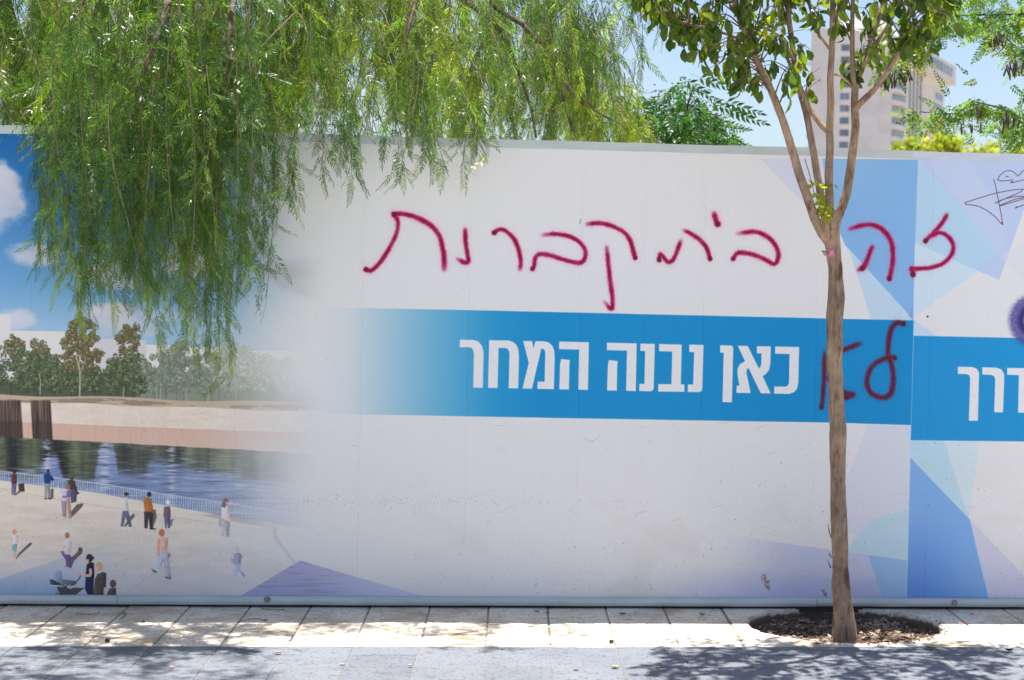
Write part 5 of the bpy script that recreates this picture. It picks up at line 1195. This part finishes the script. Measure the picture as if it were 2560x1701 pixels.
LC = {'brown': simple('dry_brown_leaf', (.24, .13, .075), .8, .3, 60), 'tan': simple('dry_tan_leaf', (.48, .36, .25), .8, .25, 60), 'green': simple('yellow_green_leaf', (.33, .36, .10), .6, .25, 60),
      'pink': simple('faded_pink_leaf', (.52, .33, .27), .8, .2, 60), 'dark': simple('dark_dry_leaf', (.07, .045, .035), .9, .3, 60), 'red': simple('reddish_leaf', (.50, .24, .16), .8, .25, 60)}
rl = np.random.default_rng(77)
def leaf(px, py, L, col, label, curl=.6, z=.004, rot=None):
    c = G(px, py, z); W = L * rl.uniform(.45, .6); s = np.linspace(0, 1, 6); wd = [.08, .7, 1, .9, .55, .02]; V, F = [], []
    for t, k in zip(s, wd):
        zz = curl * L * (.9 * (t - .5) ** 2) + rl.uniform(0, .002); h = W * .5 * k
        V += [(L * (t - .5), -h, zz + curl * h * .9), (L * (t - .5), 0, zz), (L * (t - .5), h, zz + curl * h * rl.uniform(.3, 1.1))]
    for i in range(5): a = i * 3; F += [(a, a + 1, a + 4, a + 3), (a + 1, a + 2, a + 5, a + 4)]
    V = np.array(V); V[:, 2] -= V[:, 2].min(); V = np.vstack([V, V[:, :] + (0, 0, .0012)]); F = F + [tuple(i + 18 for i in f[::-1]) for f in F]
    o = obj('fallen_leaf', newmesh('fallen_leaf', V, F, True), LC[col], None, tuple(c)); o.rotation_euler = (0, 0, rl.uniform(-.5, .5) if rot is None else rot)
    tag(o, label, 'leaf', 'fallen leaves on the pavement')
leaf(662, 1553, .032, 'brown', 'brown curled leaf in the shade line below the left bolt of the bottom rail')
leaf(695, 1633, .036, 'tan', 'tan dry leaf on a grey paver, in the tree shadow left of centre')
leaf(856, 1663, .028, 'pink', 'faded pink leaf standing on the joint of the sunlit grey pavers')
leaf(24, 1674, .034, 'tan', 'pale dry leaf nearest the left edge of the grey paving')
leaf(45, 1669, .036, 'tan', 'pale dry leaf lying just right of another at the left edge')
leaf(430, 1670, .030, 'pink', 'pale leaf on grey paving below the pram picture')
leaf(1026, 1666, .026, 'tan', 'thin pale leaf scrap on the sunlit grey paver at centre')
leaf(1342, 1531, .034, 'brown', 'brown leaf on limestone close under the bottom rail, left of its twin')
leaf(1369, 1533, .030, 'brown', 'brown leaf on limestone joint close under the bottom rail, right of its twin')
leaf(1557, 1536, .036, 'brown', 'lone brown leaf on shaded limestone below the last blue letters')
leaf(1256, 1623, .022, 'pink', 'tiny reddish leaf at the edge where grey paving begins')
leaf(1538, 1670, .042, 'green', 'dull green leaf on grey paving in leaf shadow, left of the tan one')
leaf(1641, 1670, .034, 'tan', 'tan leaf on grey paving in leaf shadow, left of the tree')
leaf(1756, 1538, .034, 'green', 'upright greenish brown leaf on limestone left of the tree pit', 1.0)
leaf(1767, 1601, .036, 'green', 'green leaf on dappled limestone left of the tree pit')
leaf(2043, 1611, .036, 'brown', 'dark brown leaf on the front rim of the tree pit')
leaf(2329, 1622, .060, 'green', 'long yellow green leaf on the grey paving right of the pit')
leaf(2524, 1628, .042, 'dark', 'dark shrivelled leaf near the right edge of the paving', 1.1)
leaf(2403, 1561, .036, 'red', 'reddish leaf on limestone at the edge of the fence shadow')
leaf(2430, 1537, .032, 'green', 'green leaf on shaded limestone right of the pit')
leaf(2221, 1574, .052, 'green', 'yellow leaf lying inside the pit right of the trunk', .3, -.045)
leaf(2068, 1549, .040, 'tan', 'pale leaf inside the pit at the back, left of the trunk', .5, -.06)
leaf(2041, 1560, .036, 'tan', 'greyish leaf inside the pit left of the trunk', .8, -.055)
leaf(1950, 1572, .030, 'tan', 'small pale leaf in the left part of the pit', 1.0, -.05)
leaf(2261, 1577, .034, 'green', 'small olive leaf in the right part of the pit', .8, -.05)
leaf(1440, 1675, .030, 'tan', 'thin tan leaf scrap on sunlit grey paving right of centre')
leaf(2140, 1640, .038, 'green', 'grey green leaf on dappled grey paving in front of the pit')
M_SEED = simple('dark_seed', (.06, .045, .03), .7, .3, 50)
def seed(px, py, r_, label):
    c = G(px, py, r_ * .8); bm = bmesh.new(); bmesh.ops.create_icosphere(bm, subdivisions=2, radius=r_)
    for v in bm.verts: v.co *= 1 + .12 * math.sin(31 * v.co.x / r_ + 9 * v.co.y / r_); v.co.z *= .8
    me = bpy.data.meshes.new('seed_pod'); bm.to_mesh(me); bm.free(); me.polygons.foreach_set('use_smooth', np.ones(len(me.polygons), bool)); o = obj('seed_pod', me, M_SEED, None, tuple(c)); tag(o, label, 'seed pod', 'dark seed pods on the pavement')
seed(1528, 1604, .011, 'dark round seed on the limestone joint left of the tree')
seed(268, 1601, .012, 'dark seed husk on sunlit limestone near the left end')
seed(358, 1554, .008, 'small dark seed on the shadow line near the left end')
M_DT = simple('dry_twig', (.10, .075, .06), .9, .3, 60)
def twig(pts, label, r_=.0016):
    q_ = catmull(np.array([G(a, b_, .004 + .004 * (i % 2)) for i, (a, b_) in enumerate(pts)]), .02); V, F = tube(q_, r_, 5)
    o = obj('dry_twig', newmesh('dry_twig', V, F, True), M_DT); tag(o, label, 'twig', 'dry twigs on the limestone')
twig([(190, 1535), (225, 1537), (247, 1532), (249, 1528)], 'curved dry twig on shaded limestone near the left end')
twig([(305, 1528), (315, 1536), (300, 1548)], 'hooked dry twig lying along a limestone joint near the left end')
twig([(336, 1555), (365, 1554), (400, 1559)], 'thin dry twig along the shadow line near the left end')
twig([(651, 1519), (662, 1523), (712, 1525)], 'forked dry twig close below the left bolt')
twig([(602, 1553), (640, 1547), (660, 1552)], 'bent dry twig beside the brown leaf on the shadow line')
twig([(268, 1600), (300, 1593), (325, 1590)], 'straight dry twig touching the seed husk on sunlit limestone')
